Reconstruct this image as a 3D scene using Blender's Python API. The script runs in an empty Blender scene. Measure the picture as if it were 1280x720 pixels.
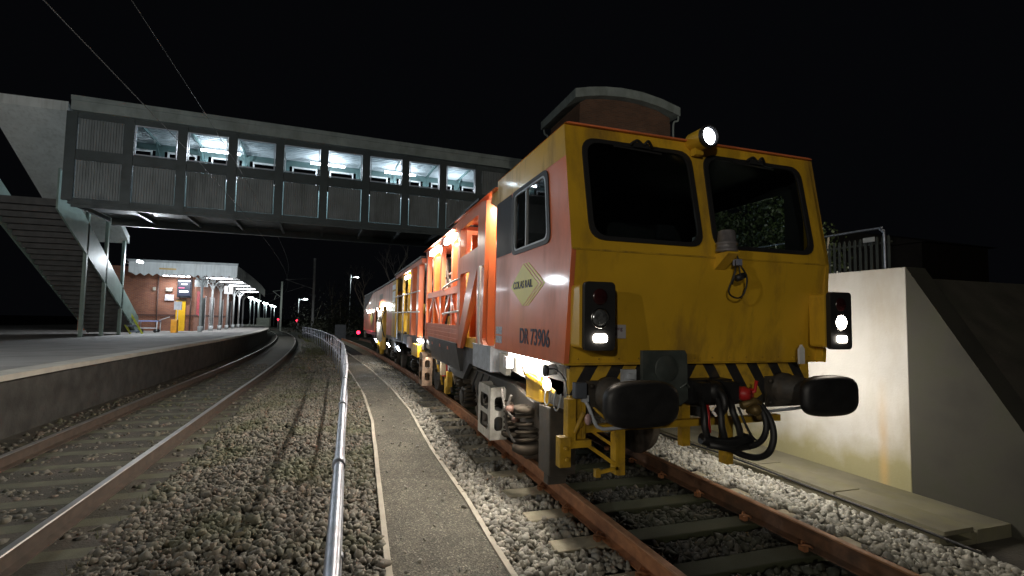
import bpy, bmesh, math, random
import numpy as np
from mathutils import Vector, Matrix, Euler
from mathutils.geometry import tessellate_polygon
random.seed(7); rng = np.random.default_rng(7)
S = bpy.context.scene; COL = S.collection
R = math.radians

# ------------------------------------------------------------------ camera
F, YAW, PIT, ROL, CH = 622.78, .321, .060, .017, 1.651
fw = Vector((math.sin(YAW)*math.cos(PIT), math.cos(YAW)*math.cos(PIT), math.sin(PIT)))
rt = Vector((math.cos(YAW), -math.sin(YAW), 0)); up = rt.cross(fw)
r2 = rt*math.cos(ROL)+up*math.sin(ROL); u2 = -rt*math.sin(ROL)+up*math.cos(ROL)
cd = bpy.data.cameras.new('camera'); cam = bpy.data.objects.new('camera', cd); COL.objects.link(cam)
cam.matrix_world = Matrix(((r2.x, u2.x, -fw.x, 0), (r2.y, u2.y, -fw.y, 0), (r2.z, u2.z, -fw.z, CH), (0, 0, 0, 1)))
cd.sensor_width = 36; cd.lens = 36*F/1280; cd.clip_start = .05; cd.clip_end = 2000
S.camera = cam

# ------------------------------------------------------------------ night sky
w = bpy.data.worlds.new('World'); S.world = w; w.use_nodes = True
bg = w.node_tree.nodes['Background']; bg.inputs[0].default_value = (.40, .44, .58, 1); bg.inputs[1].default_value = .0028
vs = S.view_settings
S.display_settings.display_device = 'sRGB'
vs.view_transform = 'Standard'; vs.look = 'None'; vs.exposure = 0.4; vs.gamma = 1; vs.use_curve_mapping = False
S.cycles.use_denoising = True
S.cycles.max_bounces = 6; S.cycles.diffuse_bounces = 3; S.cycles.glossy_bounces = 3; S.cycles.transmission_bounces = 5
S.cycles.sample_clamp_indirect = 4

# ------------------------------------------------------------------ materials
MATS = {}
def mat(name, col, rough=.6, metal=0, var=.25, scale=4, bump=0, bscale=60, dirt=None, dirt_amt=.4, coat=0, dscale=2.0, dstretch=None, emis=None, estr=0, spec=.5):
    if name in MATS: return MATS[name]
    m = bpy.data.materials.new(name); m.use_nodes = True; nt = m.node_tree; N = nt.nodes; L = nt.links
    b = N['Principled BSDF']; b.inputs['Roughness'].default_value = rough; b.inputs['Metallic'].default_value = metal
    b.inputs['Coat Weight'].default_value = coat; b.inputs['Coat Roughness'].default_value = .08
    b.inputs['Specular IOR Level'].default_value = spec
    tc = N.new('ShaderNodeTexCoord')
    n1 = N.new('ShaderNodeTexNoise'); n1.inputs['Scale'].default_value = scale; n1.inputs['Detail'].default_value = 6
    L.new(tc.outputs['Object'], n1.inputs['Vector'])
    cr = N.new('ShaderNodeMapRange'); cr.inputs['From Min'].default_value = .3; cr.inputs['From Max'].default_value = .7
    cr.inputs['To Min'].default_value = 1-var; cr.inputs['To Max'].default_value = 1+var*.6
    L.new(n1.outputs['Fac'], cr.inputs['Value'])
    mx = N.new('ShaderNodeVectorMath'); mx.operation = 'SCALE'; mx.inputs[0].default_value = col[:3]
    L.new(cr.outputs[0], mx.inputs['Scale']); out = mx.outputs[0]
    if dirt:
        mp = N.new('ShaderNodeMapping'); mp.inputs['Scale'].default_value = dstretch or (1, 1, 1)
        L.new(tc.outputs['Object'], mp.inputs['Vector'])
        n2 = N.new('ShaderNodeTexNoise'); n2.inputs['Scale'].default_value = dscale; n2.inputs['Detail'].default_value = 8; n2.inputs['Roughness'].default_value = .65
        L.new(mp.outputs[0], n2.inputs['Vector'])
        r_ = N.new('ShaderNodeMapRange'); r_.inputs['From Min'].default_value = .48; r_.inputs['From Max'].default_value = .72
        r_.inputs['To Max'].default_value = dirt_amt; L.new(n2.outputs['Fac'], r_.inputs['Value'])
        mm = N.new('ShaderNodeMix'); mm.data_type = 'RGBA'; L.new(r_.outputs[0], mm.inputs['Factor'])
        L.new(out, mm.inputs[6]); mm.inputs[7].default_value = (*dirt, 1); out = mm.outputs[2]
        ra = N.new('ShaderNodeMapRange'); ra.inputs['To Min'].default_value = rough; ra.inputs['To Max'].default_value = min(1, rough+.35)
        L.new(r_.outputs[0], ra.inputs['Value']); L.new(ra.outputs[0], b.inputs['Roughness'])
    L.new(out, b.inputs['Base Color'])
    if bump:
        n3 = N.new('ShaderNodeTexNoise'); n3.inputs['Scale'].default_value = bscale; n3.inputs['Detail'].default_value = 5
        L.new(tc.outputs['Object'], n3.inputs['Vector'])
        bp = N.new('ShaderNodeBump'); bp.inputs['Strength'].default_value = bump; bp.inputs['Distance'].default_value = .01
        L.new(n3.outputs['Fac'], bp.inputs['Height']); L.new(bp.outputs[0], b.inputs['Normal'])
    if emis:
        b.inputs['Emission Color'].default_value = (*emis, 1); b.inputs['Emission Strength'].default_value = estr
    MATS[name] = m; return m
def glass(name, col=(.9, .95, .95), rough=.02, alpha_mix=.85):
    m = bpy.data.materials.new(name); m.use_nodes = True; nt = m.node_tree; N = nt.nodes; L = nt.links
    o = N['Material Output']; N.remove(N['Principled BSDF'])
    t = N.new('ShaderNodeBsdfTransparent'); t.inputs[0].default_value = (*col, 1)
    g = N.new('ShaderNodeBsdfGlossy'); g.inputs['Roughness'].default_value = rough
    fr = N.new('ShaderNodeFresnel'); fr.inputs[0].default_value = 1.5
    ge = N.new('ShaderNodeNewGeometry'); om = N.new('ShaderNodeMath'); om.operation = 'SUBTRACT'; om.inputs[0].default_value = 1; L.new(ge.outputs['Backfacing'], om.inputs[1])
    mu = N.new('ShaderNodeMath'); mu.operation = 'MULTIPLY'; L.new(fr.outputs[0], mu.inputs[0]); L.new(om.outputs[0], mu.inputs[1])
    ms = N.new('ShaderNodeMixShader'); L.new(mu.outputs[0], ms.inputs[0]); L.new(t.outputs[0], ms.inputs[1]); L.new(g.outputs[0], ms.inputs[2])
    L.new(ms.outputs[0], o.inputs[0]); MATS[name] = m; return m
def brick_mat(name, c1, c2, mortar, axis='xz'):
    m = bpy.data.materials.new(name); m.use_nodes = True; N = m.node_tree.nodes; L = m.node_tree.links; b = N['Principled BSDF']
    tc = N.new('ShaderNodeTexCoord'); sp = N.new('ShaderNodeSeparateXYZ'); L.new(tc.outputs['Object'], sp.inputs[0])
    ad = N.new('ShaderNodeMath'); ad.operation = 'ADD'; L.new(sp.outputs[0], ad.inputs[0]); L.new(sp.outputs[1], ad.inputs[1])
    cb = N.new('ShaderNodeCombineXYZ'); L.new(ad.outputs[0], cb.inputs[0]); L.new(sp.outputs[2], cb.inputs[1])
    br = N.new('ShaderNodeTexBrick'); br.inputs['Scale'].default_value = 1; br.inputs['Brick Width'].default_value = .225; br.inputs['Row Height'].default_value = .075
    br.inputs['Mortar Size'].default_value = .006; br.inputs['Color1'].default_value = (*c1, 1); br.inputs['Color2'].default_value = (*c2, 1); br.inputs['Mortar'].default_value = (*mortar, 1)
    L.new(cb.outputs[0], br.inputs['Vector'])
    n1 = N.new('ShaderNodeTexNoise'); n1.inputs['Scale'].default_value = 1.5; n1.inputs['Detail'].default_value = 6; L.new(tc.outputs['Object'], n1.inputs['Vector'])
    mr = N.new('ShaderNodeMapRange'); mr.inputs['To Min'].default_value = .5; mr.inputs['To Max'].default_value = 1.4; L.new(n1.outputs['Fac'], mr.inputs['Value'])
    vm = N.new('ShaderNodeVectorMath'); vm.operation = 'SCALE'; L.new(br.outputs['Color'], vm.inputs[0]); L.new(mr.outputs[0], vm.inputs['Scale'])
    L.new(vm.outputs[0], b.inputs['Base Color']); b.inputs['Roughness'].default_value = .85
    MATS[name] = m; return m
def emit(name, col, s):
    return mat(name, (.02, .02, .02), .4, var=0, emis=col, estr=s)

ORANGE = mat('orange_paint', (.74, .19, .075), .34, var=.15, scale=1.2, dirt=(.12, .06, .035), dirt_amt=.42, dscale=2.2, dstretch=(1, 1, .3), coat=.35, bump=.06, bscale=9)
YELLOW = mat('yellow_paint', (.66, .39, .026), .38, var=.18, scale=1.4, dirt=(.14, .08, .025), dirt_amt=.95, dscale=2.6, dstretch=(1, 1, .25), coat=.2, bump=.06, bscale=9)
YELLOWD = mat('worn_yellow_paint', (.50, .30, .02), .5, var=.3, scale=6, dirt=(.06, .045, .03), dirt_amt=.7, dscale=7)
BLACKP = mat('black_paint', (.022, .024, .030), .6, spec=.25, var=.3, scale=5, dirt=(.07, .07, .075), dirt_amt=.35, dscale=5)
DGREY = mat('dark_grey_steel', (.05, .053, .058), .5, var=.35, scale=5, dirt=(.1, .085, .07), dirt_amt=.4, dscale=4, bump=.15, bscale=25)
GRIME = mat('grimy_steel', (.045, .040, .034), .6, var=.4, scale=8, dirt=(.12, .085, .05), dirt_amt=.5, dscale=6, bump=.3, bscale=30)
RUBBER = mat('black_rubber', (.014, .014, .015), .55, var=.2)
BUFF = mat('buffer_steel', (.012, .012, .013), .5, var=.4, scale=12, bump=.1, bscale=40)
GREYP = mat('grey_paint', (.42, .45, .50), .5, var=.12, scale=6, dirt=(.12, .11, .1), dirt_amt=.5, dscale=9)
ALU = mat('aluminium', (.62, .60, .55), .42, metal=.35, var=.18, scale=6, dirt=(.2, .17, .13), dirt_amt=.45, dscale=9)
WHITEP = mat('white_paint', (.72, .73, .74), .4, var=.1, dirt=(.2, .18, .16), dirt_amt=.4, dscale=8)
REDP = mat('red_paint', (.45, .02, .02), .45, var=.2)
STEELW = mat('spring_steel', (.045, .036, .027), .9, spec=.15, var=.3, scale=9)
RUST = mat('rusty_rail', (.34, .145, .062), .72, var=.35, scale=9, dirt=(.09, .04, .022), dirt_amt=.75, dscale=5, dstretch=(1, .35, 1), bump=.25, bscale=40)
RUSTTOP = mat('rail_head_worn', (.42, .22, .12), .42, metal=.5, var=.3, scale=12, dirt=(.16, .07, .03), dirt_amt=.6, dscale=4, dstretch=(3, .25, 1))
BRIGHT = mat('polished_rail_head', (.34, .32, .30), .48, metal=1, var=.15)
RUSTR = mat('shaded_brown_rail', (.13, .065, .035), .75, var=.35, scale=9, dirt=(.03, .024, .018), dirt_amt=.8, dscale=4, bump=.25, bscale=40)  # darker copy of the rust for the far rail, its shade painted in
RUSTD = mat('dark_rail', (.06, .042, .03), .7, var=.4, scale=9)
CONC = mat('sleeper_concrete', (.36, .32, .23), .85, var=.25, scale=7, dirt=(.16, .14, .085), dirt_amt=.5, dscale=8, bump=.35, bscale=90)
CONCD = mat('dirty_sleeper', (.085, .085, .055), .9, var=.35, scale=5, bump=.3, bscale=70)
TIMBER = mat('pale_edging_timber', (.42, .38, .31), .8, var=.25, scale=3, dirt=(.2, .17, .12), dirt_amt=.5, dscale=3, dstretch=(1, .3, 1), bump=.2)
GALV = mat('galvanised_steel', (.42, .44, .50), .38, metal=.75, var=.22, scale=14, dirt=(.25, .25, .28), dirt_amt=.5, dscale=10)
GREEN = mat('footbridge_green', (.04, .055, .06), .5, var=.2, scale=2, dirt=(.03, .035, .03), dirt_amt=.4, dscale=3)
GPANEL = mat('grey_cladding', (.19, .215, .225), .5, var=.2, scale=1.2, dirt=(.06, .065, .06), dirt_amt=.55, dscale=1.5, dstretch=(2, 2, .35))
FASCIA = mat('pale_green_fascia', (.24, .28, .275), .6, var=.25, scale=1.6, dirt=(.11, .13, .11), dirt_amt=.6, dscale=2, dstretch=(1, 1, .4))
TEAL = mat('interior_green', (.09, .15, .15), .5, var=.15)
CEIL = mat('ceiling_cladding', (.55, .60, .63), .5, var=.15)
CANW = mat('canopy_white', (.62, .66, .66), .6, var=.12, scale=2, dirt=(.3, .32, .3), dirt_amt=.5, dscale=2, dstretch=(4, 4, .3))
BRICK = brick_mat('red_brick', (.30, .115, .06), (.22, .08, .05), (.25, .2, .16))
BRICKD = brick_mat('brown_brick', (.13, .062, .035), (.09, .045, .028), (.11, .09, .07))
PLAT = mat('platform_asphalt', (.24, .23, .215), .85, var=.3, scale=1.2, bump=.3, bscale=80)
COPE = mat('platform_coping', (.40, .38, .33), .8, var=.2, scale=3)
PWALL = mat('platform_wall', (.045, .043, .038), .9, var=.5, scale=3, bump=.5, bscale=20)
GLASSC = glass('clear_glass', (.93, .96, .96))
GLASSD = glass('cab_glass', (.70, .74, .74))
LITW = emit('white_light', (.92, .96, 1), 14)
LITS = emit('warm_white_light', (1, .93, .80), 22)

# ------------------------------------------------------------------ mesh builder
class MB:
    def __init__(s): s.v = []; s.f = []; s.m = []; s.cm = 0; s.sm = []
    def add(s, vs, fs, smooth=False):
        o = len(s.v); s.v += [tuple(p) for p in vs]
        for f in fs: s.f.append(tuple(i+o for i in f)); s.m.append(s.cm); s.sm.append(smooth)
        return s
    def box(s, x0, x1, y0, y1, z0, z1):
        x0, x1 = sorted((x0, x1)); y0, y1 = sorted((y0, y1)); z0, z1 = sorted((z0, z1))
        v = [(x0, y0, z0), (x1, y0, z0), (x1, y1, z0), (x0, y1, z0), (x0, y0, z1), (x1, y0, z1), (x1, y1, z1), (x0, y1, z1)]
        return s.add(v, [(0, 3, 2, 1), (4, 5, 6, 7), (0, 1, 5, 4), (1, 2, 6, 5), (2, 3, 7, 6), (3, 0, 4, 7)])
    def bar(s, a, b, w, h, upv=(0, 0, 1)):   # rectangular bar from a to b; w sideways, h along up
        a = Vector(a); b = Vector(b); d = (b-a).normalized(); u = Vector(upv)
        if abs(d.dot(u)) > .98: u = Vector((0, 1, 0))
        sd = d.cross(u).normalized()*w/2; u = sd.cross(d).normalized()*h/2
        v = [a-sd-u, a+sd-u, a+sd+u, a-sd+u, b-sd-u, b+sd-u, b+sd+u, b-sd+u]
        return s.add(v, [(0, 3, 2, 1), (4, 5, 6, 7), (0, 1, 5, 4), (1, 2, 6, 5), (2, 3, 7, 6), (3, 0, 4, 7)])
    def tube(s, pts, r, n=10, cap=True, taper=None):
        pts = [Vector(p) for p in pts]
        if 4 <= len(pts) <= 10 and taper is None:   # Catmull-Rom smoothing of hand-placed bends
            q = []; P = [pts[0]]+pts+[pts[-1]]
            for i in range(1, len(P)-2):
                for k in range(6):
                    t = k/6; q.append(.5*((2*P[i])+(P[i+1]-P[i-1])*t+(2*P[i-1]-5*P[i]+4*P[i+1]-P[i+2])*t*t+(3*P[i]-P[i-1]-3*P[i+1]+P[i+2])*t**3))
            pts = q+[pts[-1]]
        rs = taper or [r]*len(pts); v = []; fs = []
        d = (pts[1]-pts[0]).normalized(); u = Vector((0, 0, 1)) if abs(d.z) < .9 else Vector((0, 1, 0)); sd = d.cross(u).normalized()
        for i, p in enumerate(pts):
            if i == 0: t = pts[1]-pts[0]
            elif i == len(pts)-1: t = pts[-1]-pts[-2]
            else: t = (pts[i+1]-p).normalized()+(p-pts[i-1]).normalized()
            t.normalize(); sd = (sd-t*sd.dot(t)).normalized(); u = sd.cross(t)
            for k in range(n):
                a = 2*math.pi*k/n; v.append(p+(sd*math.cos(a)+u*math.sin(a))*rs[i])
        for i in range(len(pts)-1):
            for k in range(n): fs.append((i*n+k, i*n+(k+1) % n, (i+1)*n+(k+1) % n, (i+1)*n+k))
        s.add(v, fs, True)
        if cap:
            o = len(s.v)-len(v); s.f.append(tuple(range(o, o+n))); s.m.append(s.cm); s.sm.append(False)
            s.f.append(tuple(range(o+len(v)-1, o+len(v)-1-n, -1))); s.m.append(s.cm); s.sm.append(False)
        return s
    def lathe(s, c, axis, prof, n=24, sx=1, sy=1, sup=2.0, upv=(0, 0, 1)):  # prof: (t along axis, radius); superellipse for oblong shapes
        c = Vector(c); ax = Vector(axis).normalized(); u = Vector(upv)
        if abs(ax.dot(u)) > .95: u = Vector((0, 1, 0))
        sd = ax.cross(u).normalized(); u = sd.cross(ax)
        v = []; fs = []
        for t, r in prof:
            for k in range(n):
                a = 2*math.pi*k/n; ca, sa = math.cos(a), math.sin(a)
                x = math.copysign(abs(ca)**(2/sup), ca); y = math.copysign(abs(sa)**(2/sup), sa)
                v.append(c+ax*t+sd*x*r*sx+u*y*r*sy)
        for i in range(len(prof)-1):
            for k in range(n): fs.append((i*n+k, i*n+(k+1) % n, (i+1)*n+(k+1) % n, (i+1)*n+k))
        fs.append(tuple(range(n-1, -1, -1))); fs.append(tuple(range((len(prof)-1)*n, len(prof)*n)))
        return s.add(v, fs, True)
    def prism(s, poly, fn, t0, t1):   # poly of (a,b); fn(a,b,t)->xyz
        n = len(poly); v = [fn(a, b, t0) for a, b in poly]+[fn(a, b, t1) for a, b in poly]
        fs = [tuple(range(n)), tuple(range(2*n-1, n-1, -1))]+[(i, (i+1) % n, n+(i+1) % n, n+i) for i in range(n)]
        return s.add(v, fs)
    def plate(s, outer, holes, fn, t0, t1):
        loops = [outer]+holes; tri = tessellate_polygon([[Vector((a, b, 0)) for a, b in lp] for lp in loops])
        flat = [p for lp in loops for p in lp]; n = len(flat)
        v = [fn(a, b, t0) for a, b in flat]+[fn(a, b, t1) for a, b in flat]
        fs = [tuple(t) for t in tri]+[tuple(i+n for i in t[::-1]) for t in tri]; o = 0
        for lp in loops:
            m = len(lp)
            for i in range(m): fs.append((o+i, o+(i+1) % m, n+o+(i+1) % m, n+o+i))
            o += m
        return s.add(v, fs)
    def sweep(s, prof, path, up=(0, 0, 1)):  # prof (side, up) closed; path list of points
        path = [Vector(p) for p in path]; n = len(prof); v = []; fs = []
        for i, p in enumerate(path):
            t = (path[min(i+1, len(path)-1)]-path[max(i-1, 0)]).normalized(); sd = t.cross(Vector(up)).normalized()
            for a, b in prof: v.append(p+sd*a+Vector((0, 0, b)))
        for i in range(len(path)-1):
            for k in range(n): fs.append((i*n+k, i*n+(k+1) % n, (i+1)*n+(k+1) % n, (i+1)*n+k))
        fs.append(tuple(range(n))); fs.append(tuple(range(len(v)-1, len(v)-1-n, -1)))
        return s.add(v, fs)
    def build(s, name, mats, parent=None, org=None, bevel=0):
        if not isinstance(mats, (list, tuple)): mats = [mats]
        o_ = Vector((0, 0, 0))
        if parent is not None: o_ = Vector(parent['_org'])
        elif org is not None: o_ = Vector(org)
        else:
            a = np.array(s.v); o_ = Vector(((a[:, 0].min()+a[:, 0].max())/2, (a[:, 1].min()+a[:, 1].max())/2, a[:, 2].min()))
        me = bpy.data.meshes.new(name); me.from_pydata([Vector(p)-o_ for p in s.v], [], s.f)
        for m in mats: me.materials.append(m)
        me.polygons.foreach_set('material_index', s.m); me.polygons.foreach_set('use_smooth', s.sm)
        bm = bmesh.new(); bm.from_mesh(me); bmesh.ops.recalc_face_normals(bm, faces=bm.faces); bm.to_mesh(me); bm.free(); me.update()
        ob = bpy.data.objects.new(name, me); COL.objects.link(ob)
        if parent is not None: ob.parent = parent
        else: ob.location = o_
        ob['_org'] = tuple(o_)
        if bevel:
            md = ob.modifiers.new('bevel', 'BEVEL'); md.width = bevel; md.segments = 2; md.limit_method = 'ANGLE'; md.angle_limit = R(40)
        return ob
def tag(o, label=None, cat=None, group=None, kind=None):
    if label: o['label'] = label
    if cat: o['category'] = cat
    if group: o['group'] = group
    if kind: o['kind'] = kind
    return o
def thing(name, loc, label, cat, group=None):
    o = bpy.data.objects.new(name, None); COL.objects.link(o); o.location = loc; o.empty_display_size = .2; o['_org'] = tuple(loc)
    return tag(o, label, cat, group)
def rrect(x0, x1, y0, y1, r, n=5):
    p = []
    for cx, cy, a0 in ((x1-r, y0+r, -90), (x1-r, y1-r, 0), (x0+r, y1-r, 90), (x0+r, y0+r, 180)):
        for k in range(n+1):
            a = R(a0+90*k/n); p.append((cx+r*math.cos(a), cy+r*math.sin(a)))
    return p
def rquad(q, r, n=4):
    p = []; m = len(q)
    for i in range(m):
        a = Vector(q[i-1]); b = Vector(q[i]); c = Vector(q[(i+1) % m]); u = (a-b).normalized()*r; w_ = (c-b).normalized()*r
        for k in range(n+1):
            t = k/n; p.append(tuple((b+u)*(1-t)**2+b*2*t*(1-t)+(b+w_)*t*t))
    return p
def light(kind, loc, power, col=(1, 1, 1), size=.1, sy=None, aim=None, parent=None, spot=None, blend=.5, name='lamp_light', spread=None):
    l = bpy.data.lights.new(name, kind); l.energy = power; l.color = col
    if kind == 'AREA':
        l.size = size
        if sy: l.shape = 'RECTANGLE'; l.size_y = sy
        if spread: l.spread = spread
    else: l.shadow_soft_size = size
    if kind == 'SPOT': l.spot_size = spot; l.spot_blend = blend
    o = bpy.data.objects.new(name, l); COL.objects.link(o)
    if parent is not None: o.parent = parent; o.location = Vector(loc)-Vector(parent['_org'])
    else: o.location = loc
    if aim is not None: o.rotation_euler = Vector(aim).to_track_quat('-Z', 'Y').to_euler()
    return o
def text(body, loc, size, rot, m, parent, name='lettering', sx=1, depth=.0015, align='CENTER', label=None, bold=.0):
    cu = bpy.data.curves.new(name, 'FONT'); cu.body = body; cu.size = size; cu.extrude = depth; cu.align_x = align; cu.align_y = 'CENTER'; cu.offset = bold
    t = bpy.data.objects.new(name, cu); COL.objects.link(t); t.rotation_euler = rot; t.scale = (sx, 1, 1)
    bpy.context.view_layer.update(); me = bpy.data.meshes.new_from_object(t)
    me.transform(Euler(rot).to_matrix().to_4x4()@Matrix.Diagonal((sx, 1, 1, 1))); me.materials.clear(); me.materials.append(m)
    bpy.data.objects.remove(t); bpy.data.curves.remove(cu)
    ob = bpy.data.objects.new(name, me); COL.objects.link(ob)
    if parent is not None: ob.parent = parent; ob.location = Vector(loc)-Vector(parent['_org']); ob['_org'] = parent['_org']
    else: ob.location = loc
    if label: ob['label'] = label
    return ob

# ------------------------------------------------------------------ alignment of the line
def gz(y): return -.012*max(0, y-12)
def sx(y): return -max(0, y-3)**2/850          # siding curve
def mx(y): return -max(0, y-10)**2/740         # main line curve
SC = 2.885                                     # siding centre
MC = -2.98
YS = [-6, -2, 1, 3, 5, 7, 9, 11, 13, 15, 18, 21, 24, 27, 30, 34, 38, 42, 46, 50, 56, 62, 70, 78, 86, 94, 104, 114]

# ------------------------------------------------------------------ ground
g = MB(); xs = [-400, -60, -14, -5.2, -4.3, -1.6, 0, 1.2, 2, 4.4, 5.6, 40, 400]; ys = YS
ys2 = [-60]+ys+[180, 420]
def ghz(x, y):
    return -.215+gz(min(y, 180))-(.03 if -4.3 < x < -1.7 else 0)
g.add([(x, y, ghz(x, y)) for y in ys2 for x in xs], [(j*len(xs)+i, j*len(xs)+i+1, (j+1)*len(xs)+i+1, (j+1)*len(xs)+i) for j in range(len(ys2)-1) for i in range(len(xs)-1)])
GROUND = mat('trackside_ground', (.055, .048, .038), .95, var=.45, scale=3, dirt=(.035, .04, .022), dirt_amt=.7, dscale=.6, bump=.8, bscale=45)
tag(g.build('ground', GROUND, org=(0, 0, 0)), 'dark stony ground spreading out from the tracks', None, kind='structure')

# ------------------------------------------------------------------ path with timber edging
PL = [(.30, 1.0), (.33, 2.6), (.36, 3.7), (.40, 5.15), (.50, 8.98), (.45, 12.4), (.17, 18.2), (-.20, 23), (-.8, 30), (-1.6, 38), (-2.6, 47)]
PR = [(1.17, 1.0), (1.18, 2.6), (1.19, 3.5), (1.22, 4.92), (1.19, 6.34), (1.21, 8.24), (1.24, 10.0), (1.12, 14), (.92, 18.2), (.35, 26), (-.1, 32), (-.8, 39), (-1.7, 47)]
def interp(P, y): return float(np.interp(y, [p[1] for p in P], [p[0] for p in P]))
yy = list(np.arange(1, 47, .5)); p = MB(); nx = 4
p.add([(interp(PL, y)+(interp(PR, y)-interp(PL, y))*i/nx, y, -.176+gz(y)+.012*math.sin(math.pi*i/nx)) for y in yy for i in range(nx+1)],
      [(j*(nx+1)+i, j*(nx+1)+i+1, (j+1)*(nx+1)+i+1, (j+1)*(nx+1)+i) for j in range(len(yy)-1) for i in range(nx)])
def path_mat():
    m = bpy.data.materials.new('compacted_grit_path'); m.use_nodes = True; N = m.node_tree.nodes; L = m.node_tree.links; b = N['Principled BSDF']
    tc = N.new('ShaderNodeTexCoord'); vo = N.new('ShaderNodeTexVoronoi'); vo.inputs['Scale'].default_value = 85; L.new(tc.outputs['Object'], vo.inputs['Vector'])
    no = N.new('ShaderNodeTexNoise'); no.inputs['Scale'].default_value = 1.6; no.inputs['Detail'].default_value = 9; no.inputs['Roughness'].default_value = .7; L.new(tc.outputs['Object'], no.inputs['Vector'])
    sp = N.new('ShaderNodeSeparateColor'); L.new(vo.outputs['Color'], sp.inputs[0])
    r1 = N.new('ShaderNodeValToRGB'); e = r1.color_ramp.elements; e[0].color = (.055, .05, .038, 1); e[1].color = (.17, .155, .115, 1); e[1].position = .95; q = e.new(.98); q.color = (.30, .28, .22, 1); q = e.new(.5); q.color = (.085, .078, .06, 1)
    L.new(sp.outputs[0], r1.inputs[0])
    mr = N.new('ShaderNodeMapRange'); mr.inputs['From Min'].default_value = .35; mr.inputs['From Max'].default_value = .65; mr.inputs['To Min'].default_value = .6; mr.inputs['To Max'].default_value = 1.25; L.new(no.outputs['Fac'], mr.inputs['Value'])
    vm = N.new('ShaderNodeVectorMath'); vm.operation = 'SCALE'; L.new(r1.outputs[0], vm.inputs[0]); L.new(mr.outputs[0], vm.inputs['Scale']); L.new(vm.outputs[0], b.inputs['Base Color'])
    b.inputs['Roughness'].default_value = .9
    bp = N.new('ShaderNodeBump'); bp.inputs['Strength'].default_value = .7; bp.inputs['Distance'].default_value = .006; L.new(vo.outputs['Distance'], bp.inputs['Height']); L.new(bp.outputs[0], b.inputs['Normal'])
    return m
tag(p.build('path', path_mat(), org=(0, 0, 0)), 'grey grit walking path between the fence and the siding', kind='structure')
for P_, nm in ((PL, 'pale timber edging board on the fence side of the grit path'), (PR, 'pale timber edging board on the train side of the grit path')):
    e = MB(); yl = list(np.arange(1, 47.1, 1.0))
    e.sweep([(-.024, -.06), (.024, -.06), (.024, .022), (-.024, .022)], [(interp(P_, y)+random.uniform(-.008, .008), y, -.176+gz(y)+random.uniform(-.003, .004)) for y in yl])
    tag(e.build('path_edging', TIMBER, bevel=.004), nm, 'edging board')

# ------------------------------------------------------------------ tracks
RP = [(-.07, -.159), (.07, -.159), (.07, -.148), (.012, -.132), (.009, -.045), (.034, -.034), (.036, -.008), (.028, 0), (-.028, 0), (-.036, -.008), (-.034, -.034), (-.009, -.045), (-.012, -.132), (-.07, -.148)]
def rail_clip_geo(mb, x, y, z, side):
    # sprung steel clip: shoulder block and bent bar over the rail foot
    s = side
    mb.box(x+s*.085, x+s*.125, y-.03, y+.03, z-.005, z+.035)
    mb.tube([(x+s*.05, y-.035, z+.022), (x+s*.09, y-.05, z+.045), (x+s*.125, y-.03, z+.055), (x+s*.13, y, z+.035), (x+s*.10, y+.02, z+.03), (x+s*.07, y+.045, z+.045), (x+s*.04, y+.05, z+.028)], .009, 6)
def track(name, cx, fn, y0, y1, z0, label, railm, topm, slm, nclip, halfgap=.7525, slw=2.5, sp=.63, phase=0):
    t = thing(name, (cx, 0, z0), label, 'railway track')
    ys_ = [y for y in np.arange(y0, min(y1, 60), 1.5)]+[y for y in YS if y > 60 and y <= y1]+([y1] if y1 not in YS else [])
    for s in (-1, 1):
        r = MB(); r.sweep(RP, [(cx+s*halfgap+fn(y), y, z0+gz(y)) for y in ys_])
        r.m = [0]*len(r.f)
        n = len(RP)
        for i in range(len(ys_)-1):
            for k in (5, 6, 7, 8, 9): r.m[i*n+k] = 1 if k in (6, 7, 8) else 0
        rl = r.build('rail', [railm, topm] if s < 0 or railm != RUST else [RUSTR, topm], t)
    k = 0; y = y0+.2+phase
    while k < 100 and y < y1:
        x = cx+fn(y); z = z0+gz(y); L_ = slw/2; b = MB()
        yy_ = y+random.uniform(-.012, .012)
        b.prism([(-.135, -.40), (.135, -.40), (.105, -.164), (-.105, -.164)], lambda a, c_, t_: (x+t_, yy_+a, z+c_+.0), -L_, L_)
        so = b.build('sleeper', slm, t, bevel=.012 if y < 8 else 0)
        if k < nclip:
            for s in (-1, 1):
                for q in (-1, 1):
                    c_ = MB(); rail_clip_geo(c_, x+s*halfgap, y, z-.159, q); c_.build('rail_clip', RUST if railm == RUST else RUSTD, so)
        k += 1; y += sp
    return t
CONCF = mat('sleeper_shade_stained', (.36, .32, .23), .85, var=.25, scale=7, dirt=(.16, .14, .085), dirt_amt=.5, dscale=8, bump=.35, bscale=90)
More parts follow.
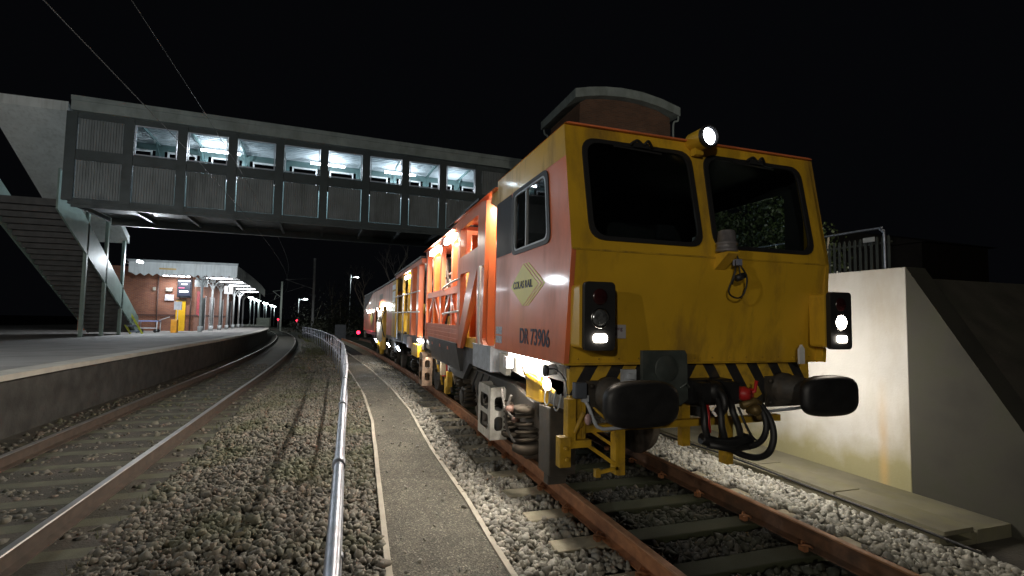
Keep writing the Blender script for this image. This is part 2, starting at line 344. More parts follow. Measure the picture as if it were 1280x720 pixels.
def shade_stain_centre(m):  # darkens sleeper middles: machine's shade painted in, along with mossy green stain
    N = m.node_tree.nodes; L = m.node_tree.links; b = N['Principled BSDF']; old = b.inputs['Base Color'].links[0].from_socket
    tc = N.new('ShaderNodeTexCoord'); sp = N.new('ShaderNodeSeparateXYZ'); L.new(tc.outputs['Object'], sp.inputs[0])
    yy2 = N.new('ShaderNodeMath'); yy2.operation = 'SUBTRACT'; L.new(sp.outputs[1], yy2.inputs[0]); yy2.inputs[1].default_value = 3; 
    mx0 = N.new('ShaderNodeMath'); mx0.operation = 'MAXIMUM'; L.new(yy2.outputs[0], mx0.inputs[0]); mx0.inputs[1].default_value = 0
    sq = N.new('ShaderNodeMath'); sq.operation = 'MULTIPLY'; L.new(mx0.outputs[0], sq.inputs[0]); L.new(mx0.outputs[0], sq.inputs[1])
    ma = N.new('ShaderNodeMath'); ma.operation = 'MULTIPLY_ADD'; L.new(sq.outputs[0], ma.inputs[0]); ma.inputs[1].default_value = 1/850; L.new(sp.outputs[0], ma.inputs[2])
    ab = N.new('ShaderNodeMath'); ab.operation = 'ABSOLUTE'; L.new(ma.outputs[0], ab.inputs[0])
    no = N.new('ShaderNodeTexNoise'); no.inputs['Scale'].default_value = 9; L.new(tc.outputs['Object'], no.inputs['Vector'])
    ad = N.new('ShaderNodeMath'); ad.operation = 'MULTIPLY_ADD'; L.new(no.outputs['Fac'], ad.inputs[0]); ad.inputs[1].default_value = .12; L.new(ab.outputs[0], ad.inputs[2])
    mr = N.new('ShaderNodeMapRange'); mr.inputs['From Min'].default_value = .86; mr.inputs['From Max'].default_value = .78; L.new(ad.outputs[0], mr.inputs['Value'])
    mm = N.new('ShaderNodeMix'); mm.data_type = 'RGBA'; L.new(mr.outputs[0], mm.inputs['Factor']); L.new(old, mm.inputs[6]); mm.inputs[7].default_value = (.032, .036, .016, 1); L.new(mm.outputs[2], b.inputs['Base Color'])
shade_stain_centre(CONCF)
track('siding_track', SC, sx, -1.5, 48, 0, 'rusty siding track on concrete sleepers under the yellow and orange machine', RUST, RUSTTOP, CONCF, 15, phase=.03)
track('main_line_track', MC, mx, -2, 104, -.05, 'main line track with shiny rail tops beside the platform', RUSTD, BRIGHT, CONCD, 0, sp=.66)

# ------------------------------------------------------------------ ballast stones
def stone_variants(sub, K):
    # angular crushed stone: a poked cube (14 corners) with every corner knocked about
    bm = bmesh.new(); bmesh.ops.create_cube(bm, size=1.25); bmesh.ops.poke(bm, faces=bm.faces); V = np.array([v.co[:] for v in bm.verts]); Fc = np.array([[v.index for v in f.verts] for f in bm.faces]); bm.free()
    out = []
    for k in range(K):
        W = V.copy(); W[:8] = W[:8]*rng.uniform(.72, 1.12, (8, 1))+rng.normal(0, .17, (8, 3)); W[8:] = W[8:]*rng.uniform(.9, 1.5, (6, 1))+rng.normal(0, .14, (6, 3))
        W *= np.array([1.12, rng.uniform(.65, .98), rng.uniform(.5, .82)]); out.append(W)
    return np.array(out), Fc
def stones(pts, size, sub, z_of, name, m, label):
    n = len(pts); Vs, Fc = stone_variants(sub, 28)
    idx = rng.integers(0, len(Vs), n); q = rng.normal(size=(n, 4)); q[:, 1:3] *= .55; q /= np.linalg.norm(q, axis=1)[:, None]
    w_, x, y, z = q.T
    Rm = np.stack([1-2*(y*y+z*z), 2*(x*y-z*w_), 2*(x*z+y*w_), 2*(x*y+z*w_), 1-2*(x*x+z*z), 2*(y*z-x*w_), 2*(x*z-y*w_), 2*(y*z+x*w_), 1-2*(x*x+y*y)], 1).reshape(n, 3, 3)
    sc = np.clip(rng.lognormal(0, .36, n), .4, 2.0)*size
    P = np.einsum('nij,nvj->nvi', Rm, Vs[idx])*sc[:, None, None]
    P += np.stack([pts[:, 0], pts[:, 1], z_of(pts[:, 0], pts[:, 1])+rng.uniform(-.6, .9, n)*size], 1)[:, None, :]
    nv = Vs.shape[1]; nf = len(Fc); V = P.reshape(-1, 3); Fa = (Fc[None]+(np.arange(n)*nv)[:, None, None]).reshape(-1)
    me = bpy.data.meshes.new(name); me.vertices.add(len(V)); me.vertices.foreach_set('co', V.ravel())
    me.loops.add(len(Fa)); me.loops.foreach_set('vertex_index', Fa); me.polygons.add(n*nf); me.polygons.foreach_set('loop_start', np.arange(0, n*nf*3, 3)); me.polygons.foreach_set('loop_total', np.full(n*nf, 3))
    me.update(calc_edges=True); me.materials.append(m); ob = bpy.data.objects.new(name, me); COL.objects.link(ob)
    tag(ob, label, 'ballast', kind='stuff'); return ob
def stone_mat(name, cols, moss=.0, mossc=(.06, .07, .025)):
    m = bpy.data.materials.new(name); m.use_nodes = True; N = m.node_tree.nodes; L = m.node_tree.links; b = N['Principled BSDF']
    ge = N.new('ShaderNodeNewGeometry'); r = N.new('ShaderNodeValToRGB'); r.color_ramp.interpolation = 'LINEAR'
    e = r.color_ramp.elements; e[0].position = 0; e[0].color = (*cols[0], 1); e[1].position = 1; e[1].color = (*cols[-1], 1)
    for i, c_ in enumerate(cols[1:-1]): q = e.new((i+1)/(len(cols)-1)); q.color = (*c_, 1)
    L.new(ge.outputs['Random Per Island'], r.inputs[0])
    tc = N.new('ShaderNodeTexCoord'); n1 = N.new('ShaderNodeTexNoise'); n1.inputs['Scale'].default_value = 1.1; n1.inputs['Detail'].default_value = 5; L.new(tc.outputs['Object'], n1.inputs['Vector'])
    n2 = N.new('ShaderNodeTexNoise'); n2.inputs['Scale'].default_value = 55; n2.inputs['Detail'].default_value = 4; L.new(tc.outputs['Object'], n2.inputs['Vector'])
    mr = N.new('ShaderNodeMapRange'); mr.inputs['To Min'].default_value = .55; mr.inputs['To Max'].default_value = 1.4; L.new(n2.outputs['Fac'], mr.inputs['Value'])
    vm = N.new('ShaderNodeVectorMath'); vm.operation = 'SCALE'; L.new(r.outputs[0], vm.inputs[0]); L.new(mr.outputs[0], vm.inputs['Scale'])
    m2 = N.new('ShaderNodeMapRange'); m2.inputs['From Min'].default_value = .45; m2.inputs['From Max'].default_value = .65; m2.inputs['To Max'].default_value = moss; L.new(n1.outputs['Fac'], m2.inputs['Value'])
    mm = N.new('ShaderNodeMix'); mm.data_type = 'RGBA'; L.new(m2.outputs[0], mm.inputs['Factor']); L.new(vm.outputs[0], mm.inputs[6]); mm.inputs[7].default_value = (*mossc, 1)
    L.new(mm.outputs[2], b.inputs['Base Color']); b.inputs['Roughness'].default_value = .75
    bp = N.new('ShaderNodeBump'); bp.inputs['Strength'].default_value = .4; bp.inputs['Distance'].default_value = .004; L.new(n2.outputs['Fac'], bp.inputs['Height']); L.new(bp.outputs[0], b.inputs['Normal'])
    return m
SM1 = stone_mat('ballast_brown_grey', [(.055, .052, .040), (.115, .10, .075), (.088, .083, .07), (.155, .12, .09), (.10, .095, .075), (.19, .17, .135), (.065, .062, .05), (.135, .12, .098)], .6)
SM2 = stone_mat('ballast_clean_grey', [(.14, .13, .11), (.27, .25, .21), (.20, .19, .17), (.33, .30, .25), (.23, .21, .17), (.38, .36, .31), (.17, .16, .14)], .15)
SM3 = stone_mat('ballast_pale', [(.22, .21, .18), (.38, .36, .31), (.30, .29, .26), (.46, .44, .38), (.27, .26, .22)], .1)
SM4 = stone_mat('ballast_shaded_oily', [(.022, .022, .018), (.05, .047, .038), (.035, .034, .03), (.07, .062, .05), (.03, .03, .026)], .5, (.03, .036, .014))  # stones between siding rails: shade put into the colour, plus oil and moss
def scatter(x0, x1, y0, y1, dens, keep=None):
    n = int((x1-x0)*(y1-y0)*dens); P = np.stack([rng.uniform(x0, x1, n), rng.uniform(y0, y1, n)], 1)
    return P[keep(P[:, 0], P[:, 1])] if keep else P
V_gz = lambda y: -.012*np.clip(y-12, 0, None)
V_sx = lambda y: -np.clip(y-3, 0, None)**2/850
V_mx = lambda y: -np.clip(y-10, 0, None)**2/740
ip = lambda P_, y: np.interp(y, [q[1] for q in P_], [q[0] for q in P_])
def zA(x, y): return -.20+V_gz(y)+.03*np.sin(x*2.3+y*.5)+.035*np.exp(-((x+.55)/.5)**2)
kA = lambda x, y: (x > MC+1.18+V_mx(y)) & (x < ip(PL, y)-.03)
stones(scatter(-1.95, .5, 1.5, 7, 1050, kA), .029, 2, zA, 'ballast', SM1, 'brown grey ballast stones between the main line and the path, near the camera')
stones(scatter(-2.2, .5, 7, 17, 800, kA), .029, 1, zA, 'ballast', SM1, 'brown grey ballast further along between the main line and the fence')
stones(scatter(-4.5, .3, 17, 42, 170, kA), .045, 1, zA, 'ballast', SM1, 'dim ballast and weeds in the distance left of the fence')
def insl(y, ph, sp): return (np.abs(((y-ph)/sp+.5) % 1-.5)*sp) > .15
kM = lambda x, y: (np.abs(x-MC-V_mx(y)) < 1.5) & (np.abs(np.abs(x-MC-V_mx(y))-.7525) > .06) & (insl(y, -1.8, .66) | (np.abs(x-MC-V_mx(y)) > 1.25))
stones(scatter(-4.6, -1.4, 5, 22, 330, kM), .033, 1, lambda x, y: -.25+V_gz(y), 'ballast', SM1, 'dark ballast between the main line sleepers')
S0 = -1.5+.2+.03
def kC(x, y):
    c = x-SC-V_sx(y); return (x > ip(PR, y)+.03) & (c < -.83) & (insl(y, S0, .63) | (c < -1.26))
stones(scatter(1.1, 2.2, 1.8, 8, 1000, kC), .028, 2, lambda x, y: -.185+V_gz(y), 'ballast', SM2, 'grey ballast stones between the path and the rusty near rail')
stones(scatter(-.2, 2.1, 8, 26, 600, kC), .028, 1, lambda x, y: -.185+V_gz(y), 'ballast', SM2, 'grey ballast beside the path further along the machine')
kD = lambda x, y: (np.abs(x-SC-V_sx(y)) < .67) & insl(y, S0, .63)
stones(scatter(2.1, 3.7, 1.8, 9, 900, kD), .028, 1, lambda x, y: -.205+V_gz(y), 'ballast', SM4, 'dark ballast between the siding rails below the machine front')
def kE(x, y):
    c = x-SC-V_sx(y); return (c > .83) & (insl(y, S0, .63) | (c > 1.25))
stones(scatter(3.6, 4.86, 1.8, 9, 1000, kE), .029, 2, lambda x, y: -.15+V_gz(y)-.03*(x-3.7), 'ballast', SM3, 'pale ballast shoulder between the far rail and the concrete trough')

stones(scatter(.2, 1.25, 2, 16, 14, lambda x, y: (x > ip(PL, y)+.03) & (x < ip(PR, y)-.03)), .016, 1, lambda x, y: -.158+V_gz(y), 'ballast', SM2, 'stray stones kicked onto the grit path')
# ------------------------------------------------------------------ helper: grass
def grass(P, h, zf, label, m, wdt=.006):
    n = len(P); a = rng.uniform(0, 2*math.pi, n); hh = h*rng.uniform(.5, 1.3, n); lean = rng.normal(0, .35, (n, 2))*hh[:, None]
    z = zf(P[:, 0], P[:, 1]); dx = np.cos(a)*wdt; dy = np.sin(a)*wdt
    V = np.stack([np.stack([P[:, 0]-dx, P[:, 1]-dy, z], 1), np.stack([P[:, 0]+dx, P[:, 1]+dy, z], 1), np.stack([P[:, 0]+lean[:, 0], P[:, 1]+lean[:, 1], z+hh], 1)], 1).reshape(-1, 3)
    me = bpy.data.meshes.new('grass'); me.from_pydata(V.tolist(), [], np.arange(3*n).reshape(-1, 3).tolist()); me.materials.append(m)
    o = bpy.data.objects.new('grass', me); COL.objects.link(o); tag(o, label, 'grass', kind='stuff')
GR = mat('winter_grass', (.10, .105, .035), .8, var=.4, scale=2)
P_ = scatter(-7, -.3, 19, 62, 190, lambda x, y: (x > MC+1.5+V_mx(y)) & (x < -.12-.0013*np.clip(y-10, 0, None)**2) & (rng.uniform(size=len(x)) < .25+.75*(np.sin(x*1.7+y*.6)*np.cos(y*.9) > -.1)))
grass(P_, .12, lambda x, y: -.2+V_gz(y), 'patchy winter grass beside the far end of the fence', GR, .012)
P_ = scatter(-1.9, .3, 4, 19, 6)
grass(np.repeat(P_, 8, 0)+rng.normal(0, .03, (len(P_)*8, 2)), .06, lambda x, y: -.19+V_gz(y), 'small dry weeds poking through the ballast', GR, .003)

# ------------------------------------------------------------------ pedestrian rail fence
def fx(y): return -.02+float(np.interp(y, [0, 6, 7, 9.7, 14.5, 22, 33, 45, 58], [0, .03, .06, .05, -.02, -.42, -1.35, -2.75, -4.6]))
fence = thing('tubular_fence', (0, 4, -.2), 'galvanised tubular rail fence running between the ballast and the path', 'fence')
fy = [-.6]+list(np.arange(.4, 54, 1.2))
f = MB(); f.tube([(fx(y), y, .90+gz(y)) for y in fy], .0245, 14); f.build('top_rail', GALV, fence)
f = MB(); f.tube([(fx(y)+.012, y, .44+gz(y)) for y in fy], .021, 10); f.build('middle_rail', GALV, fence)
y = 1.9+.8
while y < 54:
    f = MB(); f.tube([(fx(y), y, -.3+gz(y)), (fx(y), y, .90+gz(y))], .022, 10); f.tube([(fx(y), y-.035, .9+gz(y)), (fx(y), y+.035, .9+gz(y))], .032, 14)
    f.tube([(fx(y)+.012, y-.03, .44+gz(y)), (fx(y)+.012, y+.03, .44+gz(y))], .028, 12)
    f.build('post', GALV, fence); y += 1.75

# ================================================================== THE MACHINE
M = thing('track_maintenance_machine', (SC, 12, 0), 'yellow and orange rail tamping machine with lit headlamps standing on the siding', 'rail vehicle')
XL, XR = 1.585, 4.155
# --- cab shell
def fy_(z):  # front face Y as function of z (leans back above and below the belt)
    return float(np.interp(z, [1.30, 2.18, 3.19], [3.50, 3.37, 3.53]))
cab = MB()
wl = rquad([(1.755, 2.27), (2.775, 2.27), (2.745, 3.085), (1.735, 3.085)], .13, 5)
wr = rquad([(2.905, 2.27), (3.985, 2.27), (3.965, 3.085), (2.895, 3.085)], .13, 5)
fn = lambda a, b, t: (a, fy_(b)+t, b)
cab.plate([(XL, 2.18), (XR, 2.18), (XR-.035, 3.19), (XL+.0, 3.19)], [wl[::-1], wr[::-1]], fn, 0, .04)
cab.plate([(XL, 1.30), (XR, 1.30), (XR, 2.18), (XL, 2.18)], [], fn, 0, .04)
cab_o = cab.build('cab_front', YELLOW, M)
for nm, pts, lab in (('windscreen', wl, 'left'), ('windscreen', wr, 'right')):
    c_ = Vector((sum(q[0] for q in pts)/len(pts), sum(q[1] for q in pts)/len(pts)))
    inner = [tuple(c_+(Vector(q)-c_)*.945) for q in pts]; outer = [tuple(c_+(Vector(q)-c_)*1.03) for q in pts]
    fr = MB(); fr.plate(outer, [inner[::-1]], fn, -.012, .012); fo = fr.build('windscreen_seal', RUBBER, cab_o)
    gl = MB(); gl.plate(inner, [], fn, .004, .010); gl.build('windscreen', GLASSD, M)
    wp = MB(); cx_ = c_.x; zt = 3.085
    wp.box(cx_-.07, cx_+.07, fy_(3.1)-.045, fy_(3.1)-.012, 3.06, 3.10); wp.tube([(cx_-.10, fy_(3.09)-.03, 3.08), (cx_-.04, fy_(3.1)-.045, 3.115), (cx_+.02, fy_(3.1)-.04, 3.085), (cx_+.06, fy_(3.1)-.05, 3.12), (cx_+.12, fy_(3.1)-.02, 3.08)], .012, 6)
    wp.bar((cx_-.25, fy_(3.06)-.022, 3.05), (cx_+.2, fy_(3.06)-.024, 3.035), .012, .014)
    wp.build('wiper', RUBBER, M)
d = MB()
d.box(XL+.01, XR-.01, fy_(2.18)-.004, fy_(2.18)+.004, 2.172, 2.186)
for x_ in (2.84,): d.box(x_-.004, x_+.004, fy_(1.32)-.004-.0, fy_(1.32)+.004, 1.31, 1.42)
d.box(XL+.01, XR-.01, fy_(1.305)-.012, fy_(1.305)+.004, 1.296, 1.312)
d.build('panel_fold', YELLOWD, cab_o)
d = MB()
for k in range(14):
    x_ = XL+.12+k*(XR-XL-.24)/13; d.lathe((x_, fy_(1.345)-.0, 1.345), (0, -1, 0), [(-.002, .008), (.004, .007)], 8)
d.build('panel_bolts', YELLOWD, cab_o)
# roof and right side, back wall and floor
rf = MB(); rf.prism([(XL-.006, 3.19), (XR-.02, 3.19), (XR-.06, 3.203), (XL+.03, 3.203)], lambda a, b, t: (a, t, b), 3.50, 5.33); rf.build('cab_roof', ORANGE, M)
b = MB(); b.plate([(3.42, 1.30), (5.33, 1.30), (5.33, 3.19), (3.53, 3.19), (3.37, 2.18)], [rrect(3.78, 4.95, 2.25, 2.95, .08)[::-1]], lambda a, c_, t: (XR+t, a, c_), -.04, 0); b.build('cab_side_panel', YELLOW, M)
b = MB(); b.plate(rrect(3.78, 4.95, 2.25, 2.95, .08), [], lambda a, c_, t: (XR+t, a, c_), -.02, -.012); b.build('side_window', GLASSC, M)
b = MB(); b.box(XL+.045, XR-.045, 5.25, 5.29, 1.3, 3.18); b.box(XL+.05, XR-.05, 3.56, 5.25, 3.15, 3.18); b.box(XL+.05, XR-.05, 3.55, 5.25, 1.32, 1.36); b.build('cab_back_wall', mat('cab_interior_grey', (.03, .032, .033), .7), M)
b = MB(); b.plate([(3.58, 1.36), (5.25, 1.36), (5.25, 3.15), (3.60, 3.15)], [rrect(3.80, 4.93, 2.27, 2.93, .08)[::-1]], lambda a, c_, t: (XR+t, a, c_), -.05, -.042); b.build('cab_lining', MATS['cab_interior_grey'], M)
# interior: desk, seat
d = MB(); d.box(1.75, 3.95, 3.55, 3.95, 2.02, 2.16); d.box(1.9, 2.35, 3.62, 3.9, 2.16, 2.34); d.box(2.45, 2.7, 3.6, 3.8, 2.16, 2.28); d.box(3.0, 3.2, 3.62, 3.8, 2.16, 2.42); d.build('control_desk', mat('desk_grey', (.40, .41, .41), .5, var=.3, scale=20), M, bevel=.01)
for cx_ in (2.2, 3.42):
    d = MB(); d.box(cx_-.24, cx_+.24, 4.35, 4.8, 1.8, 1.92); d.box(cx_-.22, cx_+.22, 4.75, 4.86, 1.92, 2.55); d.box(cx_-.12, cx_+.12, 4.76, 4.84, 2.56, 2.74); d.box(cx_-.05, cx_+.05, 4.5, 4.6, 1.36, 1.8); d.build('driver_seat', mat('seat_fabric', (.03, .032, .04), .9), M, bevel=.03)
# --- left side of cab
hole = rquad([(3.80, 2.30), (4.74, 2.30), (4.76, 2.90), (3.87, 2.90)], .09, 4)
sd = MB(); sd.plate([(3.485, 1.31), (5.33, 1.31), (5.33, 2.925), (3.49, 2.925), (3.37, 2.18)], [hole[::-1]], lambda a, c_, t: (XL+t, a, c_), -.001, .039); side_o = sd.build('cab_side_panel', ORANGE, M)
sd = MB(); sd.plate([(3.49, 2.927), (5.33, 2.927), (5.33, 3.19), (3.532, 3.19)], [], lambda a, c_, t: (XL+t, a, c_), -.001, .039); sd.build('cab_top_band', YELLOW, M)
sd = MB(); sd.plate([(4.70, 2.315), (5.328, 2.315), (5.328, 2.922), (4.70, 2.922)], [[(q[0], q[1]) for q in rquad([(4.0, 2.30), (4.74, 2.30), (4.76, 2.90), (4.0, 2.90)], .09, 4) if 0] ] if 0 else [], lambda a, c_, t: (XL+t, a, c_), -.004, -.001) if 0 else sd.plate([(4.80, 2.315), (5.328, 2.315), (5.328, 2.922), (4.82, 2.922)], [], lambda a, c_, t: (XL+t, a, c_), -.004, -.0011)
sd.build('black_side_panel', BLACKP, M)
cc = Vector((4.29, 2.60)); ho = [tuple(cc+(Vector(q)-cc)*1.075) for q in hole]; hi = [tuple(cc+(Vector(q)-cc)*.955) for q in hole]
sd = MB(); sd.plate(ho, [hi[::-1]], lambda a, c_, t: (XL+t, a, c_), -.012, .02); wf = sd.build('window_seal', RUBBER, side_o)
hi2 = [tuple(cc+(Vector(q)-cc)*.90) for q in hole]
sd = MB(); sd.plate(hi, [hi2[::-1]], lambda a, c_, t: (XL+t, a, c_), -.008, .016); sd.bar((XL, 4.36, 2.33), (XL, 4.37, 2.87), .02, .022); sd.build('window_frame', mat('window_aluminium', (.35, .36, .37), .4, metal=.6), side_o)
sd = MB(); sd.plate(hi2, [], lambda a, c_, t: (XL+t, a, c_), .004, .010); sd.build('side_window', GLASSD, M)
# livery logo
LOGO = mat('logo_yellow', (.72, .62, .08), .4, var=.1)
sd = MB(); lf = lambda a, c_, t: (XL+t, a, c_)
sd.plate([(4.79, 1.955), (4.43, 1.765), (4.03, 1.955), (4.43, 2.165)], [], lf, -.0045, -.0012)
for o_ in (.0, .075):
    sd.plate([(4.40-o_, 2.165), (4.36-o_, 2.165), (3.955-o_, 1.955), (4.36-o_, 1.765), (4.40-o_, 1.765), (3.995-o_, 1.955)], [], lf, -.0045, -.0012)
sd.build('diamond_emblem', LOGO, side_o)
NAVY = mat('dark_lettering', (.02, .022, .05), .5)
text('COLAS RAIL', (XL-.006, 4.44, 1.965), .098, (R(90), 0, R(-90)), NAVY, M, sx=1.0, bold=.0022)
text('DR 73906', (XL-.004, 4.135, 1.478), .20, (R(90), 0, R(-90)), NAVY, M, sx=.90, bold=.003)
for (y0, y1, z0, z1) in ((5.08, 5.29, 1.475, 1.555), (5.08, 5.29, 1.38, 1.455)):
    d = MB(); d.box(XL-.004, XL-.0012, y0, y1, z0, z1); lb = d.build('data_label', mat('label_blue_white', (.45, .5, .6), .5, var=.6, scale=60), M)
# warning sign on front
d = MB(); d.box(1.90, 2.10, fy_(1.56)-.008, fy_(1.56)-.002, 1.505, 1.612); d.build('warning_sign', mat('sign_face', (.5, .48, .5), .5), M)
text('Warning', (1.995, fy_(1.56)-.009, 1.582), .045, (R(90), 0, 0), mat('purple_lettering', (.12, .03, .06), .5), M, sx=.95)
text('air vent', (1.97, fy_(1.56)-.009, 1.535), .036, (R(90), 0, 0), MATS['purple_lettering'], M)
# corner lamp clusters
LENS = mat('lamp_lens', (.25, .26, .27), .15, metal=.7, var=.5, scale=40, coat=.6)
REDL = mat('red_lens', (.03, .006, .007), .25, coat=.5)
for (x0, x1, big) in ((1.635, 1.865, False), (3.995, 4.225, True)):
    yf = 3.24
    h = MB(); h.plate(rrect(x0-.03, x1-.02, 1.44, 1.91, .03), [], lambda a, c_, t: (a, t, c_), yf+.03, 3.42); ho_ = h.build('lamp_housing', YELLOW, M, bevel=.006)
    h = MB(); h.plate(rrect(x0-.01, x1+.01, 1.425, 1.925, .035), [], lambda a, c_, t: (a, t, c_), yf-.012, yf+.03); bz = h.build('lamp_bezel', RUBBER, ho_, bevel=.008)
    cx_ = (x0+x1)/2
    h = MB(); h.lathe((cx_, yf-.006, 1.815), (0, -1, 0), [(0, .062), (.008, .06), (.014, .05)], 28); h.build('tail_lamp', REDL, M)
    h = MB(); h.lathe((cx_, yf-.004, 1.66), (0, -1, 0), [(0, .074), (.014, .074), (.014, .066), (.002, .05)], 32); h.build('headlamp_ring', mat('chrome', (.5, .5, .5), .2, metal=1), M)
    h = MB(); h.lathe((cx_, yf-.010, 1.66), (0, -1, 0), [(0, .064), (.006, .06), (.012, .04)], 32)
    h.build('headlamp', emit('headlamp_lit', (1, .92, .78), 40) if big else LENS, M)
    h = MB(); h.plate(rrect(cx_-.055, cx_+.055, 1.485, 1.545, .022), [], lambda a, c_, t: (a, t, c_), yf-.022, yf-.011); h.build('marker_lamp', emit('marker_lit', (1, .90, .76), 22), M)
light('SPOT', (4.11, 3.19, 1.66), 140, (1, .90, .72), .05, aim=(.12, -1, -.03), parent=M, spot=R(110), blend=.6, name='headlamp_light')
light('AREA', (1.75, 3.20, 1.515), 1.6, (1, .85, .68), .1, .05, aim=(0, -1, 0), parent=M)
light('AREA', (4.11, 3.20, 1.515), 2.0, (1, .85, .68), .1, .05, aim=(0, -1, 0), parent=M)
# roof headlight
d = MB(); d.lathe((2.80, 3.56, 3.19), (.05, -1, -.02), [(0, .055), (.03, .082), (.2, .089), (.205, .090), (.205, .07)], 32); d.box(2.76, 2.84, 3.44, 3.5, 3.06, 3.12); d.build('roof_headlamp', YELLOW, M)
d = MB(); d.lathe((2.80, 3.56, 3.19), (.05, -1, -.02), [(.205, .07), (.205, .095), (.245, .095), (.245, .078), (.21, .07)], 32); d.build('lamp_rim', RUBBER, M)
d = MB(); d.lathe((2.80+.012, 3.345, 3.186), (.05, -1, -.02), [(0, .071), (.006, .065), (.012, .035)], 32); d.build('roof_lamp_lens', emit('roof_lamp_lit', (.85, .9, 1), 14), M)
# beacon / horn unit with bracket and cable
d = MB(); d.prism([(fy_(2.2)+.0, 2.215), (3.22, 2.215), (3.22, 2.20), (fy_(2.08), 2.08)], lambda a, c_, t: (t, a, c_), 2.895, 3.0); d.build('lamp_bracket', YELLOW, M)
d = MB(); d.lathe((2.94, 3.29, 2.22), (0, 0, 1), [(0, .085), (.02, .088), (.02, .08), (.06, .08), (.062, .085), (.075, .085), (.075, .076), (.17, .066), (.178, .05)], 28); bc = d.build('beacon', mat('grey_lens_plastic', (.16, .15, .155), .3, var=.3, scale=30, coat=.4), M)
for k in range(3): pass
d = MB(); d.box(3.0, 3.05, 3.24, 3.29, 2.11, 2.16); d.build('beacon_plug', mat('blue_grey_plastic', (.2, .22, .3), .5), M)
d = MB(); d.tube([(3.02, 3.27, 2.2), (3.05, 3.25, 2.1), (3.10, 3.25, 2.03), (3.11, 3.26, 1.95), (3.09, 3.28, 1.87), (3.04, 3.29, 1.845), (2.97, 3.29, 1.87), (2.95, 3.28, 1.92), (2.98, 3.27, 2.0), (3.0, 3.26, 2.08)], .007, 8)
d.tube([(3.03, 3.26, 2.15), (3.035, 3.25, 2.05), (3.06, 3.25, 2.0)], .006, 6); d.tube([(3.0, 3.26, 2.15), (2.99, 3.25, 2.05), (2.965, 3.26, 1.95)], .005, 6)
d.lathe((3.06, 3.27, 2.02), (.8, 0, .3), [(-.05, .028), (.0, .03), (.05, .022)], 12); d.build('beacon_cable', RUBBER, M)
# --- headstock with hazard stripes
HY = 3.56
def stripe_mat():
    m = bpy.data.materials.new('hazard_stripes'); m.use_nodes = True; N = m.node_tree.nodes; L = m.node_tree.links; b = N['Principled BSDF']
    tc = N.new('ShaderNodeTexCoord'); sp = N.new('ShaderNodeSeparateXYZ'); L.new(tc.outputs['Object'], sp.inputs[0])
    ab = N.new('ShaderNodeMath'); ab.operation = 'ABSOLUTE'; L.new(sp.outputs[0], ab.inputs[0])
    z = N.new('ShaderNodeMath'); z.operation = 'MULTIPLY'; z.inputs[1].default_value = .62; L.new(sp.outputs[2], z.inputs[0])
    s_ = N.new('ShaderNodeMath'); s_.operation = 'ADD'; L.new(ab.outputs[0], s_.inputs[0]); L.new(z.outputs[0], s_.inputs[1])
    d_ = N.new('ShaderNodeMath'); d_.operation = 'DIVIDE'; d_.inputs[1].default_value = .235; L.new(s_.outputs[0], d_.inputs[0])
    f_ = N.new('ShaderNodeMath'); f_.operation = 'FRACT'; L.new(d_.outputs[0], f_.inputs[0])
    g_ = N.new('ShaderNodeMath'); g_.operation = 'GREATER_THAN'; g_.inputs[1].default_value = .52; L.new(f_.outputs[0], g_.inputs[0])
    no = N.new('ShaderNodeTexNoise'); no.inputs['Scale'].default_value = 9; no.inputs['Detail'].default_value = 8; L.new(tc.outputs['Object'], no.inputs['Vector'])
    mr = N.new('ShaderNodeMapRange'); mr.inputs['From Min'].default_value = .52; mr.inputs['From Max'].default_value = .75; mr.inputs['To Max'].default_value = .7; L.new(no.outputs['Fac'], mr.inputs['Value'])
    m1 = N.new('ShaderNodeMix'); m1.data_type = 'RGBA'; L.new(g_.outputs[0], m1.inputs['Factor']); m1.inputs[6].default_value = (.55, .34, .03, 1); m1.inputs[7].default_value = (.018, .018, .02, 1)
    m2 = N.new('ShaderNodeMix'); m2.data_type = 'RGBA'; L.new(mr.outputs[0], m2.inputs['Factor']); L.new(m1.outputs[2], m2.inputs[6]); m2.inputs[7].default_value = (.07, .05, .03, 1)
    L.new(m2.outputs[2], b.inputs['Base Color']); b.inputs['Roughness'].default_value = .55; return m
d = MB(); d.plate([(1.665, 1.30), (4.10, 1.30), (4.11, 1.14), (3.72, 1.10), (3.50, .98), (2.30, .98), (2.1, 1.02), (1.80, .90), (1.665, .88)], [], lambda a, c_, t: (a, t, c_), HY, HY+.05); d.build('headstock', stripe_mat(), M)
d = MB(); d.box(1.7, 4.05, HY+.06, HY+.5, .92, 1.29); d.build('buffer_beam', GRIME, M)
# --- buffers
for cx_ in (2.0, 3.77):
    d = MB(); d.lathe((cx_, 3.02, 1.06), (0, 1, 0), [(0, .15), (.004, .22), (.010, .262), (.03, .292), (.075, .30), (.085, .29), (.09, .15)], 56, 1.0, .55, 3.2); bo = d.build('buffer', BUFF, M)
    d = MB(); d.lathe((cx_, 3.10, 1.06), (0, 1, 0), [(0, .10), (.22, .10), (.22, .12), (.40, .12), (.40, .14), (.46, .14)], 28); d.build('buffer_shank', GRIME, bo)
    d = MB(); d.box(cx_-.19, cx_+.19, HY-.035, HY-.003, .90, 1.17)
    for a in (-.16, .16):
        for b_ in (.94, 1.13): d.lathe((cx_+a, HY-.035, b_), (0, -1, 0), [(0, .02), (.02, .02)], 6)
    d.build('buffer_base', GRIME, bo)
